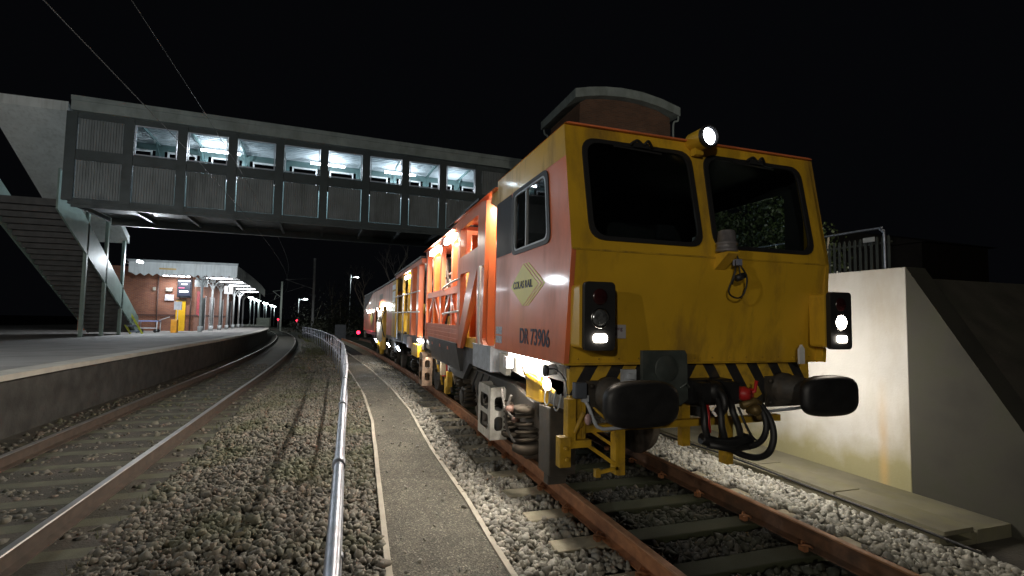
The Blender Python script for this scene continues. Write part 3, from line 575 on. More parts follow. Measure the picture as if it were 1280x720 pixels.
# dark plate beside the left buffer
d = MB(); d.plate([(2.20, 1.415), (2.60, 1.415), (2.62, 1.38), (2.63, 1.02), (2.56, .98), (2.28, .98), (2.2, 1.15)], [], lambda a, c_, t: (a, t, c_), 3.38, 3.41); d.lathe((2.42, 3.375, 1.27), (0, -1, 0), [(0, .11), (.006, .10)], 24); d.tube([(2.54, 3.36, 1.12), (2.58, 3.34, 1.16), (2.62, 3.36, 1.12)], .012, 6)
d.build('step_plate', mat('dark_green_plate', (.05, .062, .058), .5, var=.35, scale=7, dirt=(.09, .09, .08), dirt_amt=.5, dscale=6), M, bevel=.006)
d = MB(); d.box(2.08, 2.2, 3.46, 3.5, 1.16, 1.26); d.box(2.12, 2.16, 3.42, 3.46, 1.19, 1.23); d.build('latch', GREYP, M)
# draw hook, coupling and hoses
d = MB(); d.box(2.66, 3.10, 3.42, 3.56, .98, 1.17); d.lathe((2.88, 3.42, 1.08), (0, -1, 0), [(0, .09), (.06, .085), (.1, .06)], 16); d.box(2.70, 2.78, 3.3, 3.42, 1.0, 1.16); d.box(2.98, 3.06, 3.3, 3.42, 1.0, 1.16); d.tube([(2.88, 3.36, 1.12), (2.88, 3.28, 1.06), (2.88, 3.26, .98), (2.88, 3.30, .92), (2.88, 3.35, .94)], .028, 10); d.build('draw_hook', BUFF, M)
d = MB()
for k, (ax_, bx_) in enumerate(((2.72, 2.70), (2.88, 2.86), (3.00, 3.02))):
    d.tube([(ax_, 3.33, 1.02), (ax_-.03, 3.27, .93), (bx_-.02, 3.25, .83), (bx_, 3.25, .76), (bx_+.03, 3.27, .70)], .027, 10)
d.tube([(2.66, 3.27, .74), (2.8, 3.25, .70), (2.95, 3.25, .69), (3.08, 3.27, .71), (3.14, 3.28, .69)], .045, 10); d.tube([(2.70, 3.24, .70), (2.9, 3.22, .66), (3.1, 3.24, .66)], .03, 10)
d.build('screw_coupling', BUFF, M)
d = MB(); d.tube([(3.24, 3.3, .98), (3.28, 3.26, .88), (3.27, 3.24, .77), (3.2, 3.23, .69), (3.08, 3.23, .66), (2.92, 3.24, .68)], .024, 12)
d.tube([(3.27, 3.3, .98), (3.33, 3.25, .85), (3.33, 3.22, .72), (3.27, 3.21, .61), (3.16, 3.21, .575), (3.02, 3.22, .60), (2.9, 3.24, .66)], .026, 12)
d.tube([(3.05, 3.3, .96), (3.08, 3.25, .82), (3.14, 3.24, .72), (3.2, 3.24, .69)], .01, 8)
d.build('brake_hose', RUBBER, M)
d = MB(); d.tube([(3.12, 3.34, .96), (3.22, 3.32, 1.0), (3.27, 3.3, .97)], .035, 10); d.lathe((3.2, 3.3, .93), (0, -1, .2), [(-.04, .04), (.05, .045), (.07, .02)], 12); d.lathe((3.26, 3.3, .92), (.3, 0, -1), [(-.03, .035), (.05, .035), (.07, .028)], 12); d.build('brass_cock', mat('dull_brass', (.16, .11, .04), .5, metal=.5, var=.4, scale=20), M)
d = MB(); d.lathe((3.14, 3.33, 1.06), (.3, -1, 0), [(-.06, .055), (.0, .06), (.05, .04)], 12); d.tube([(3.16, 3.31, 1.06), (3.22, 3.3, 1.08), (3.23, 3.29, 1.17)], .014, 8); d.box(3.15, 3.23, 3.32, 3.38, 1.0, 1.1); d.build('red_cock', REDP, M)
d = MB(); d.tube([(2.83, 3.4, .97), (2.83, 3.38, .75)], .015, 8); d.build('red_rod', REDP, M)
# --- yellow guard structure below the beam
d = MB(); d.box(1.64, 1.745, 3.50, 3.556, .69, 1.06); d.box(1.60, 1.67, 3.44, 3.52, .74, 1.05); d.box(1.745, 1.775, 3.49, 3.56, .69, 1.1); d.tube([(1.66, 3.45, .80), (1.73, 3.44, .95)], .02, 8); d.box(1.53, 1.62, 3.42, 3.50, .555, .775); d.box(1.62, 1.80, 3.44, 3.5, .685, .74)
d.lathe((1.70, 3.47, .86), (0, -1, 0), [(0, .03), (.03, .028)], 12); d.lathe((1.57, 3.41, .70), (0, -1, 0), [(0, .018), (.02, .018)], 8); d.lathe((1.58, 3.41, .62), (0, -1, 0), [(0, .018), (.02, .018)], 8)
d.build('guard_iron', YELLOWD, M, bevel=.004)
d = MB(); d.box(1.78, 3.72, 3.52, 3.575, .775, .83); d.build('cross_bar', YELLOWD, M)
for x_, z0 in ((2.08, .435), (3.13, .44)):
    d = MB(); d.box(x_-.02, x_+.045, 3.50, 3.515, z0, .83); d.box(x_-.045, x_-.018, 3.49, 3.57, z0+.01, .98 if x_ > 3 else .9); d.build('guard_leg', YELLOWD, M)
d = MB(); d.box(2.72, 2.80, 3.58, 3.64, .60, 1.0); d.build('guard_leg', YELLOWD, M)
d = MB(); d.bar((1.72, 3.53, .74), (2.07, 3.50, .50), .02, .028); d.bar((1.83, 3.6, .80), (2.1, 3.56, .62), .02, .022); d.bar((1.88, 3.5, .47), (2.06, 3.5, .495), .02, .025); d.box(1.86, 1.9, 3.48, 3.52, .44, .5); d.tube([(1.82, 3.55, 1.0), (1.95, 3.5, .88), (2.06, 3.52, .84)], .012, 6); d.tube([(2.0, 3.5, 1.0), (2.0, 3.5, .84)], .014, 6); d.build('guard_brace', YELLOWD, M)
for x0, s in ((1.76, 1), (3.96, -1)):
    pts = [(x0, 3.48, 1.03), (x0+s*.015, 3.44, .98), (x0+s*.06, 3.42, .86), (x0+s*.10, 3.42, .83), (x0+s*.16, 3.42, .82), (x0+s*.42, 3.42, .83)]
    if s < 0: pts = [(3.30, 3.5, 1.02), (3.36, 3.45, .93), (3.42, 3.43, .89), (3.5, 3.43, .885), (3.85, 3.43, .90)]
    d = MB(); d.tube(pts, .014, 10); d.box(pts[0][0]-.025, pts[0][0]+.025, 3.46, 3.52, 1.02, 1.07) if s > 0 else None; d.build('shunter_handle', GREYP, M)
d = MB(); d.lathe((1.755, 3.42, .90), (0, -1, 0), [(0, .028), (.01, .028)], 16, 1, 1.5); d.build('reflector', mat('pink_reflector', (.6, .4, .4), .4), M)
d = MB(); d.prism([(3.80, 1.29), (3.86, 1.29), (3.86, 1.42), (3.83, 1.46), (3.80, 1.42)], lambda a, c_, t: (a, t, c_), 3.38, 3.40); d.build('height_pointer', WHITEP, M)
d = MB(); d.box(1.66, 1.76, 3.44, 3.5, 1.05, 1.17); d.build('junction_box', mat('blue_grey_box', (.07, .08, .1), .5), M, bevel=.008)
# --- cab underside: lit sole plate with fittings
SOLE = mat('pale_sole_bar', (.60, .58, .55), .5, var=.2, scale=5, dirt=(.18, .15, .12), dirt_amt=.5, dscale=7)
d = MB(); d.plate([(3.60, 1.29), (5.45, 1.29), (5.45, 1.08), (4.9, 1.05), (3.60, 1.02)], [], lambda a, c_, t: (t, a, c_), 1.76, 1.80); d.box(1.64, 1.76, 3.58, 5.4, 1.285, 1.30)
for y_ in (4.3, 4.62, 4.68): d.prism([(1.76, 1.28), (1.62, 1.28), (1.72, 1.05), (1.76, 1.05)], lambda a, c_, t: (a, t, c_), y_, y_+.02)
d.build('sole_bar', SOLE, M)
d = MB(); d.tube([(1.68, 3.86, 1.23), (1.60, 3.86, 1.22)], .045, 14); d.build('horn', GREYP, M)
d = MB(); d.lathe((1.60, 3.86, 1.22), (-1, 0, 0), [(0, .05), (.02, .05), (.025, .03)], 16); d.tube([(1.6, 3.82, 1.24), (1.62, 3.7, 1.24), (1.66, 3.62, 1.16), (1.67, 3.58, 1.0)], .007, 6); d.build('horn_cap', RUBBER, M)
d = MB()
for y_, z_ in ((3.95, .98), (3.75, .97)): d.tube([(1.66, y_+.06, z_+.08), (1.64, y_+.05, z_-.02), (1.64, y_, z_-.06), (1.64, y_-.05, z_-.02), (1.66, y_-.05, z_+.08)], .007, 6)
d.build('loop_cable', GREYP, M)
d = MB(); d.lathe((1.66, 3.98, 1.09), (-1, -.2, 0), [(0, .05), (.02, .048), (.03, .03)], 20); d.build('side_marker_lamp', emit('side_marker_lit', (1, .95, .85), 16), M)
d = MB(); d.box(1.70, 1.75, 3.74, 4.1, 1.02, 1.14); d.build('lamp_board', REDP, M)
d = MB(); d.box(1.62, 1.70, 5.02, 5.14, 1.12, 1.24); d.build('socket_box', WHITEP, M, bevel=.006)
d = MB(); d.prism([(5.10, 1.24), (5.40, 1.26), (5.40, 1.05), (5.18, 1.03)], lambda a, c_, t: (t, a, c_), 1.66, 1.72); d.build('cover_plate', ALU, M)
d = MB(); d.box(1.55, 1.86, 5.40, 6.2, 1.04, 1.31); d.box(1.545, 1.56, 5.38, 6.22, 1.31, 1.33); d.build('access_step', GREYP, M, bevel=.008)
# yellow sensor box + hanging bracket
d = MB(); d.box(1.72, 1.92, 4.28, 4.68, .88, .90); d.box(1.72, 1.74, 4.28, 4.68, .9, 1.12); d.box(1.90, 1.92, 4.28, 4.68, .9, 1.12); d.box(1.72, 1.92, 4.66, 4.68, .9, 1.12); d.box(1.72, 1.9, 4.12, 4.2, .86, 1.1); d.box(1.70, 1.90, 4.20, 4.28, .9, 1.0); d.bar((1.71, 4.7, 1.11), (1.71, 3.9, 1.03), .03, .035); d.build('bracket_box', YELLOW, M, bevel=.004)
# --- access step box (aluminium, slotted)
def step_box(y0, y1, z0, z1, m, xo=0):
    x0 = 1.60+xo; x1 = x0+.20
    holes = [rrect(y0+.10*(y1-y0)+.04, y1-.10*(y1-y0)-.04, z0+.10+i*(z1-z0-.15)/2, z0+.10+i*(z1-z0-.15)/2+.17, .05)[::-1] for i in range(2)]
    h2 = [rrect(x0+.05, x1-.05, z0+.10+i*(z1-z0-.15)/2, z0+.10+i*(z1-z0-.15)/2+.16, .04)[::-1] for i in range(2)]
    s_ = MB(); s_.plate([(y0, z0), (y1, z0), (y1, z1-.05), (y1-.05, z1), (y0+.05, z1), (y0, z1-.05)], holes, lambda a, c_, t: (t, a, c_), x0, x0+.006)
    for yy_ in (y0, y1-.006): s_.plate([(x0+.006, z0), (x1, z0), (x1, z1-.05), (x1-.04, z1), (x0+.006, z1-.01)], h2, lambda a, c_, t: (a, t, c_), yy_, yy_+.006)
    s_.box(x0+.006, x1, y0+.006, y1-.006, z0, z0+.006); s_.box(x0+.006, x1, y0+.006, y1-.006, (z0+z1)/2, (z0+z1)/2+.006); s_.box(x0+.006, x1, y0+.006, y1-.006, z1-.056, z1-.05)
    return s_.build('access_ladder', m, M)
step_box(5.52, 6.06, .26, .86, ALU)
step_box(10.0, 10.45, .28, .92, mat('rusty_step', (.28, .19, .13), .7, var=.4, scale=9), -.12)
# --- bogies
def bogie(yc, half, big=True):
    x_ = 1.80+sx(yc)
    b_ = MB(); prof = [(-half-.65, .60), (-half-.4, .82), (-half+.2, .92), (half-.5, .92), (half-.15, .80), (half, .55), (half-.12, .50), (half-.35, .68), (.35, .66), (.2, .52), (-.2, .52), (-.35, .66), (-half+.35, .68), (-half+.0, .56)]
    b_.prism([(yc+a, c_+gz(yc)) for a, c_ in prof], lambda a, c_, t: (t, a, c_), x_, x_+.14)
    b_.prism([(yc+a, c_+gz(yc)) for a, c_ in prof], lambda a, c_, t: (t, a, c_), x_+2.0, x_+2.14)
    b_.box(x_+.14, x_+2.0, yc-.2, yc+.2, .5+gz(yc), .8+gz(yc))
    bo = b_.build('bogie_frame', GRIME, M, bevel=.01)
    for s in (-1, 1):
        wy = yc+s*(half-.62)
        for xs_, sg in ((SC-.7525+sx(wy), 1), (SC+.7525+sx(wy), -1)):
            w_ = MB(); w_.lathe((xs_-sg*.05, wy, .415+gz(wy)), (sg, 0, 0), [(0, .2), (0, .30), (.005, .36), (.0, .42), (.10, .425), (.10, .455), (.13, .45), (.13, .1)], 40); w_.build('wheel', mat('wheel_steel', (.12, .10, .085), .5, metal=.6, var=.4, scale=6), M)
        a_ = MB(); a_.box(x_-.02, x_+.12, wy-.14, wy+.14, .28+gz(wy), .56+gz(wy)); a_.lathe((x_-.02, wy, .42+gz(wy)), (-1, 0, 0), [(0, .11), (.03, .11), (.04, .06)], 20); a_.build('axle_box', GRIME, M, bevel=.01)
        for s2 in (-1, 1):
            sp_ = MB(); yc2 = wy+s2*.30; pts = []
            for k in range(0, 61):
                an = k/60*2*math.pi*4.5; pts.append((x_+.02+.075*math.cos(an), yc2+.075*math.sin(an), .40+gz(wy)+.27*k/60))
            sp_.tube(pts, .017, 8); sp_.lathe((x_+.02, yc2, .33+gz(wy)), (0, 0, 1), [(0, .09), (.02, .11), (.05, .11), (.055, .09)], 20); sp_.lathe((x_+.02, yc2, .67+gz(wy)), (0, 0, 1), [(0, .11), (.05, .11)], 20)
            sp_.build('coil_spring', STEELW, M)
    d_ = MB()
    for k in range(3): d_.tube([(x_-.02, yc-.5+.3*k, .9+gz(yc)), (x_-.06, yc-.42+.3*k, .72+gz(yc)), (x_-.03, yc-.3+.3*k, .6+gz(yc)), (x_+.02, yc-.28+.3*k, .75+gz(yc))], .013, 6)
    d_.build('bogie_hose', RUBBER, M)
bogie(6.65, 1.6)
bogie(12.2, 1.5)
bogie(18.0, 1.45)
bogie(24.2, 1.4)
# larger springs/damper visible right behind the ladder
d = MB(); pts = []
for k in range(0, 81):
    an = k/80*2*math.pi*4; pts.append((1.76+.11*math.cos(an), 4.74+.11*math.sin(an), .41+.30*k/80))
d.tube(pts, .018, 8); d.lathe((1.76, 4.74, .31), (0, 0, 1), [(0, .10), (.03, .15), (.08, .15), (.10, .12)], 24); d.lathe((1.76, 4.74, .72), (0, 0, 1), [(0, .14), (.05, .14)], 24); d.build('primary_spring', STEELW, M)
d = MB(); d.box(1.70, 1.95, 4.02, 4.28, .30, .88); d.box(1.72, 1.9, 4.1, 4.2, .2, .3); d.build('sand_box', GRIME, M, bevel=.01)
d = MB(); d.tube([(1.66, 4.95, .85), (1.62, 4.98, .7), (1.64, 5.02, .5), (1.7, 4.9, .36), (1.72, 4.7, .30)], .016, 8); d.tube([(1.60, 5.1, .9), (1.60, 5.0, .72), (1.66, 4.85, .62)], .014, 8); d.build('side_hose', mat('grey_hose', (.07, .062, .055), .8), M)
d = MB(); d.lathe((1.68, 4.98, .70), (-1, -.3, .2), [(0, .05), (.06, .045), (.08, .02)], 14); d.lathe((1.70, 4.86, .62), (-1, -.5, 0), [(0, .035), (.06, .03)], 12); d.build('rusty_valve', mat('rust_valve', (.11, .06, .045), .6, var=.4), M)
# --- main frame
for x_ in (1.80, 3.90):
    d = MB(); d.plate([(5.45, 1.28), (10.9, 1.20), (10.9, .98), (8.9, .90), (7.9, .72), (7.3, .74), (6.9, 1.0), (5.45, 1.02)], [], lambda a, c_, t: (t, a, c_), x_-.12 if x_ < 2 else x_, x_-.06 if x_ < 2 else x_+.06); d.build('main_frame', DGREY, M)
d = MB(); d.box(1.8, 3.9, 5.5, 10.8, 1.13, 1.16); d.build('deck_plate', DGREY, M)
d = MB(); d.prism([(1.56, 1.26), (1.70, 1.26), (1.70, .85), (1.64, .85)], lambda a, c_, t: (a, t, c_), 7.3, 9.9); d.build('side_skirt', DGREY, M)
# --- doorway recess behind cab
d = MB(); d.box(2.25, 2.29, 5.33, 10.6, 1.16, 3.1); d.build('engine_room_wall', ORANGE, M)
d = MB(); d.box(XR-.10, XR-.06, 5.33, 10.6, 1.16, 3.1); d.build('far_side_panel', ORANGE, M)
d = MB(); d.box(XL+.05, XL+.07, 5.345, 5.50, 1.33, 2.33); d.box(XL+.05, XL+.64, 5.335, 5.35, 1.33, 2.33); d.build('door_edge_panel', YELLOW, M)
d = MB(); d.box(XL+.02, XL+.64, 5.335, 5.36, 2.62, 3.1); d.bar((XL+.04, 5.36, 2.98), (XL+.04, 5.66, 3.10), .03, .18); d.build('doorway_hood', YELLOW, M)
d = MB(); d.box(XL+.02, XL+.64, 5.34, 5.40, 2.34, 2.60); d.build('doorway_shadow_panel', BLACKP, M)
for z_ in (1.62, 2.1): pass
# vertical main posts and frame (near side)
def post(y0, y1, z0=1.26, z1=3.06, x0=XL, x1=XL+.09, m=ORANGE, nm='frame_post'):
    d_ = MB(); d_.box(x0, x1, y0, y1, z0+gz(y0), z1+gz(y0)); return d_.build(nm, m, M, bevel=.006)
d = MB(); d.plate([(5.72, 1.22), (5.90, 1.40), (5.80, 3.08), (6.20, 3.14), (6.20, 1.22)], [], lambda a, c_, t: (t, a, c_), XL, XL+.05); d.build('frame_post', ORANGE, M)
d = MB(); d.box(XL+.05, XL+.14, 5.84, 5.90, 1.3, 3.05); d.build('frame_post', ORANGE, M)
d = MB(); d.plate([(6.20, 2.56), (7.36, 2.50), (7.36, 1.20), (7.22, 1.20), (6.32, 2.28), (7.16, 2.24), (7.20, 2.30), (7.2, 2.36), (6.2, 2.32)][::-1] if 0 else [(6.20, 2.30), (6.20, 2.56), (7.36, 2.52), (7.36, 1.20), (7.12, 1.20)], [rquad([(7.20, 1.50), (7.20, 2.28), (6.62, 2.28)], .05, 3)], lambda a, c_, t: (t, a, c_), XL+.002, XL+.05)
d.build('truss_panel', ORANGE, M)
d = MB(); d.bar((XL+.06, 6.2, 2.30), (XL+.06, 7.2, 1.25), .04, .09); d.build('diagonal_brace', ORANGE, M)
d = MB(); d.plate([(6.20, 2.98), (7.50, 2.94), (10.55, 2.90), (10.55, 3.02), (7.5, 3.10), (6.20, 3.14)], [], lambda a, c_, t: (t, a, c_), XL+.002, XL+.06); d.build('cant_rail', ORANGE, M)
d = MB(); d.box(XL+.08, XL+.5, 6.25, 7.2, 1.22, 1.36); d.build('toolbox', YELLOW, M, bevel=.01)
d = MB(); d.lathe((XL+.2, 6.65, 1.36), (0, 0, 1), [(0, .03), (.08, .03), (.09, .015)], 12); d.tube([(XL+.2, 6.7, 1.38), (XL+.2, 6.8, 1.44), (XL+.3, 6.85, 1.4)], .015, 6); d.build('valve', GRIME, M)
# inner vertical stiffeners of different depth
INN = mat('inner_orange', (.70, .16, .03), .42, var=.25, scale=3, dirt=(.2, .09, .03), dirt_amt=.5, dscale=3, dstretch=(1, 1, .3))
for (y0, y1, x0, x1, z0, z1, m_) in ((6.35, 6.75, 1.95, 2.0, 1.4, 2.9, INN), (6.9, 7.0, 1.8, 2.2, 1.3, 2.95, INN), (7.25, 7.4, XL, XL+.1, 1.22, 3.0, ORANGE), (7.6, 7.66, 1.85, 2.2, 1.3, 2.95, INN),
        (7.85, 7.98, XL+.02, XL+.10, 1.4, 2.95, ORANGE), (8.85, 8.99, XL+.02, XL+.10, 1.4, 2.92, ORANGE), (9.6, 9.75, XL+.02, XL+.14, 1.3, 2.9, INN), (10.35, 10.5, XL, XL+.1, 1.22, 2.95, ORANGE), (8.3, 8.6, 2.0, 2.1, 1.2, 2.7, YELLOW)):
    d = MB(); d.box(x0, x1, y0, y1, z0, z1); d.build('frame_post', m_, M, bevel=.005)
d = MB(); d.plate([(7.3, 1.22), (10.5, 1.18), (10.5, 1.52), (7.3, 1.52)], [], lambda a, c_, t: (t, a, c_), XL+.012, XL+.03)
for z_ in (1.24, 1.315, 1.39, 1.455, 1.52): d.box(XL-.004, XL+.012, 7.32, 10.48, z_-.012, z_+.008)
for y_ in (8.0, 8.7, 9.5): d.box(XL-.01, XL+.04, y_-.04, y_+.04, 1.13, 1.20)
d.build('ribbed_side_panel', ORANGE, M)
d = MB(); d.box(XL+.01, XL+.07, 7.4, 10.4, 2.02, 2.13); d.build('middle_rail', ORANGE, M)
for (a0, a1) in (((7.55, 1.55), (7.95, 2.02)), ((8.1, 2.02), (8.75, 1.55)), ((9.0, 1.55), (9.55, 2.02)), ((10.25, 1.55), (9.8, 2.02))):
    d = MB(); d.bar((XL+.05, a0[0], a0[1]), (XL+.05, a1[0], a1[1]), .05, .06); d.build('diagonal_brace', ORANGE, M)
# roof edge of the framed section
d = MB(); d.prism([(XL-.03, 3.12), (XL+.25, 3.17), (4.1, 3.19), (4.12, 3.12), (4.1, 3.10), (XL+.25, 3.10)], lambda a, c_, t: (a, t, c_+.012*(6-min(t, 10)) if 0 else c_), 5.34, 7.6); d.build('machine_roof', ORANGE, M)
d = MB(); d.prism([(XL-.05, 3.02), (XL+.25, 3.08), (4.1, 3.10), (4.1, 3.02), (XL+.25, 3.02)], lambda a, c_, t: (a, t, c_), 7.62, 10.7); d.build('machine_roof', ORANGE, M)
d = MB(); d.box(XL-.02, XL+.02, 6.9, 8.2, 3.135, 3.155); d.box(XL+.0, XL+.03, 6.2, 7.0, 3.17, 3.20); d.build('cable_run', RUBBER, M)
# work lights
WL = emit('work_lamp_lit', (1, .96, .88), 28)
for (y0, y1, z_, pw) in ((7.62, 8.35, 2.92, 130), (9.0, 9.85, 2.90, 75)):
    d = MB(); d.box(XL-.035, XL+.02, y0, y1, z_-.05, z_+.05); d.build('work_lamp', WL, M)
    light('AREA', (XL-.06, (y0+y1)/2, z_), pw, (1, .93, .82), y1-y0, .1, aim=(-1, 0, -.75), parent=M, name='work_and_fill_light')
    light('AREA', (XL+.10, (y0+y1)/2, z_-.08), 9, (1, .90, .72), y1-y0, .1, aim=(.35, 0, -1), parent=M, name='work_and_fill_light')
d = MB(); d.box(XL+.16, XL+.45, 5.45, 5.6, 3.03, 3.07); d.build('work_lamp', WL, M); light('AREA', (XL+.3, 5.55, 3.0), 9, (1, .92, .75), .25, aim=(-.15, .2, -1), parent=M, name='work_and_fill_light')
# handrails
for pts in ([(XL-.02, 5.88, 1.33), (XL-.05, 5.86, 1.42), (XL-.05, 5.86, 2.18), (XL-.04, 5.88, 2.26), (XL+.03, 5.93, 2.29)], [(XL+.05, 7.32, 2.22), (XL-.04, 7.36, 2.20), (XL-.04, 8.3, 2.13), (XL+.03, 8.5, 2.10)], [(XL+.05, 7.32, 1.74), (XL-.04, 7.36, 1.73), (XL-.04, 8.3, 1.70), (XL+.03, 8.5, 1.68)]):
    d = MB(); d.tube(pts, .016, 10); d.build('handrail', WHITEP, M)
# machinery inside the open section
random.seed(21)
mach = [(GRIME, 'hydraulic_pipe'), (YELLOWD, 'hydraulic_pipe'), (DGREY, 'hydraulic_pipe'), (WHITEP, 'hydraulic_pipe')]
for mi, (m_, nm) in enumerate(mach):
    for k in range(7 if mi else 11):
        d = MB(); y_ = random.uniform(8.2, 14.6); x_ = XL+.35+random.uniform(0, .5)+sx(y_); z_ = random.uniform(1.2, 2.2)
        d.tube([(x_, y_, z_), (x_+random.uniform(-.1, .1), y_+random.uniform(-.2, .2), z_+.3), (x_+random.uniform(-.1, .1), y_+random.uniform(-.3, .3), z_+random.uniform(.4, .75))], random.uniform(.012, .035), 7)
        if k % 3 == 0: d.box(x_-.08, x_+.08, y_-.12, y_+.12, z_, z_+.25)
        d.build(nm, m_, M)
# under-frame equipment hanging between bogies
for mi, (m_, nm) in enumerate(((GRIME, 'underfloor_box'), (YELLOWD, 'underfloor_bracket'), (DGREY, 'underfloor_pipe'), (REDP, 'underfloor_valve'), (mat('tan_fitting', (.3, .24, .16), .6), 'underfloor_fitting'))):
    for k in range((12, 9, 12, 3, 6)[mi]):
        d = MB(); y_ = random.uniform(7.9, 10.8); x_ = XL+.12+random.uniform(0, .35); z_ = random.uniform(.35, .8)
        if k % 2: d.tube([(x_, y_, z_+.35), (x_-.03, y_+.03, z_+.1), (x_+.02, y_+.1, z_-.1)], random.uniform(.01, .03), 7)
        else: d.box(x_-.04, x_+.05, y_-.06, y_+.06, z_-.05, z_+random.uniform(.1, .3))
        d.build(nm, m_, M, bevel=.005)
# --- middle section
def bx(name, x0, x1, y0, y1, z0, z1, m_, bev=.006, lab=None):
    d_ = MB(); n_ = max(1, int((y1-y0)/2)); ys_ = np.linspace(y0, y1, n_+1)
    v = []; 
    for y_ in ys_:
        s_ = sx(y_); g_ = gz(y_); v += [(x0+s_, y_, z0+g_), (x1+s_, y_, z0+g_), (x1+s_, y_, z1+g_), (x0+s_, y_, z1+g_)]
    fs = [(0, 1, 2, 3), tuple(4*n_+i for i in (3, 2, 1, 0))]
    for i in range(n_):
        for k in range(4): fs.append((4*i+k, 4*i+(k+1) % 4, 4*i+4+(k+1) % 4, 4*i+4+k))
    d_.add(v, fs); o_ = d_.build(name, m_, M, bevel=bev)
    if lab: o_['label'] = lab
    return o_
bx('rear_frame', XL+.12, XL+.2, 10.9, 27, .92, 1.18, DGREY); bx('rear_frame', 3.8, 3.9, 10.9, 27, .92, 1.18, DGREY); bx('deck_plate', XL+.2, 3.8, 10.9, 27, 1.12, 1.15, DGREY)
for y_ in (11.05, 12.05): bx('frame_post', XL, XL+.12, y_, y_+.28, 1.2, 2.82, ORANGE)
bx('cant_rail', XL, XL+.12, 10.7, 15.4, 2.80, 2.90, ORANGE); bx('machine_roof', XL-.03, 4.1, 10.7, 15.4, 2.90, 2.95, DGREY)
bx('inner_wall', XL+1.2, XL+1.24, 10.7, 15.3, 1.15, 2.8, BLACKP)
for y_ in (13.0, 14.1): bx('frame_post', XL+.05, XL+.12, y_, y_+.1, 1.2, 2.8, YELLOW)
d = MB()
for z_ in (1.75, 2.2): d.tube([(XL-.02+sx(y_), y_, z_) for y_ in (10.8, 12, 13, 14, 15.2)], .016, 8)
for y_ in (13.4, 14.6): d.tube([(XL-.02+sx(y_), y_, 1.0), (XL-.02+sx(y_), y_, 2.25)], .018, 8)
d.build('handrail', WHITEP, M)
for y0, z_ in ((12.6, 2.83), (12.9, 2.68)):
    d = MB(); d.box(XL+.02+sx(y0), XL+.07+sx(y0), y0, y0+.8, z_-.04, z_+.03); d.build('work_lamp', WL, M)
light('AREA', (XL-.03+sx(13), 13.2, 2.7), 22, (1, .95, .88), .8, .1, aim=(-1, 0, -1), parent=M, name='work_and_fill_light')
light('AREA', (XL-.02, 9.2, .84), 4, (1, .93, .82), 1.6, .05, aim=(.25, 0, -1), parent=M, name='work_and_fill_light')  # fill light added below the frame, has no lamp of its own
light('POINT', (XL+.5, 12.6, 2.6), 16, (1, .93, .8), .1, parent=M, name='work_and_fill_light')
light('POINT', (XL+.45, 9.4, 2.5), 5, (1, .9, .7), .1, parent=M, name='work_and_fill_light')
light('POINT', (XL+.35, 6.9, 2.7), 5.5, (1, .85, .6), .12, parent=M, name='work_and_fill_light')
# --- rear body: yellow end panel, orange upper panel
bx('yellow_end_panel', XL-.01, XL+.05, 15.2, 16.0, 1.05, 2.78, YELLOW)
bx('notice_plate', XL-.02, XL-.012, 15.25, 15.95, 2.50, 2.64, WHITEP, 0); bx('notice_plate', XL-.02, XL-.012, 15.28, 15.85, 2.12, 2.44, WHITEP, 0)
bx('rear_body_panel', XL, XL+.05, 16.0, 27, 2.05, 2.78, ORANGE); bx('rear_body_panel', XL, XL+.05, 16.0, 17.6, 1.08, 2.05, ORANGE); bx('rear_body_panel', XL+.005, XL+.05, 21.8, 27, 1.08, 2.05, ORANGE)
bx('rear_roof', XL-.02, 4.1, 15.4, 27, 2.80, 2.86, DGREY); bx('rear_back_wall', 3.9, 3.95, 15.4, 27, 1.1, 2.8, ORANGE); bx('rear_inner_wall', 2.5, 2.54, 17.6, 21.8, 1.1, 2.8, YELLOW); bx('rear_end_wall', XL+.05, 3.9, 26.9, 27, 1.1, 2.8, ORANGE)
d = MB(); d.plate([(22.6, 2.78), (26.8, 2.78), (26.8, 2.1)], [], lambda a, c_, t: (XL+sx(a)+t, a, c_+gz(a)), -.012, -.004); d.build('dark_livery_flash', BLACKP, M)
text('TAMPER', (XL+sx(19.5)-.02, 19.6, 2.42+gz(19)), .16, (R(90), 0, R(-90)), NAVY, M) if 0 else None
bx('rear_emblem', XL-.01, XL-.004, 18.9, 20.0, 2.35, 2.55, mat('faded_grey_mark', (.25, .12, .08), .5), 0)
d = MB(); y_ = 22.9; s_ = sx(23); d.plate([(23.8, 1.75), (23.0, 1.45), (22.3, 1.75), (23.0, 2.02)], [], lambda a, c_, t: (XL+sx(a)+t, a, c_+gz(a)-.1), -.014, -.004); d.build('diamond_emblem', LOGO, M)
# tamping unit: yellow arms, discs, hydraulic rams
ty = 19.6; tx = XL+sx(ty); tz = gz(ty)
for yy_ in (18.2, 19.4, 20.9):
    d = MB(); d.box(tx+.0, tx+.12, yy_, yy_+.18, .55+tz, 2.05+tz); d.build('tamping_arm', YELLOW, M, bevel=.01)
d = MB(); d.lathe((tx-.02, 18.6, .62+tz), (-1, 0, 0), [(-.1, .26), (0, .28), (.03, .24)], 24); d.lathe((tx-.02, 18.6, .62+tz), (-1, 0, 0), [(.03, .1), (.06, .1)], 16); d.lathe((tx, 21.2, 1.25+tz), (-1, 0, 0), [(-.1, .34), (0, .34)], 24, 1, 1.2); d.build('tamping_drum', YELLOW, M)
d = MB()
for yy_ in (18.5, 18.85, 19.8, 20.2): d.tube([(tx-.03, yy_, .8+tz), (tx-.03, yy_, 1.5+tz)], .06, 12); d.tube([(tx-.03, yy_, 1.5+tz), (tx-.03, yy_, 1.95+tz)], .03, 10)
d.build('hydraulic_ram', WHITEP, M)
d = MB()
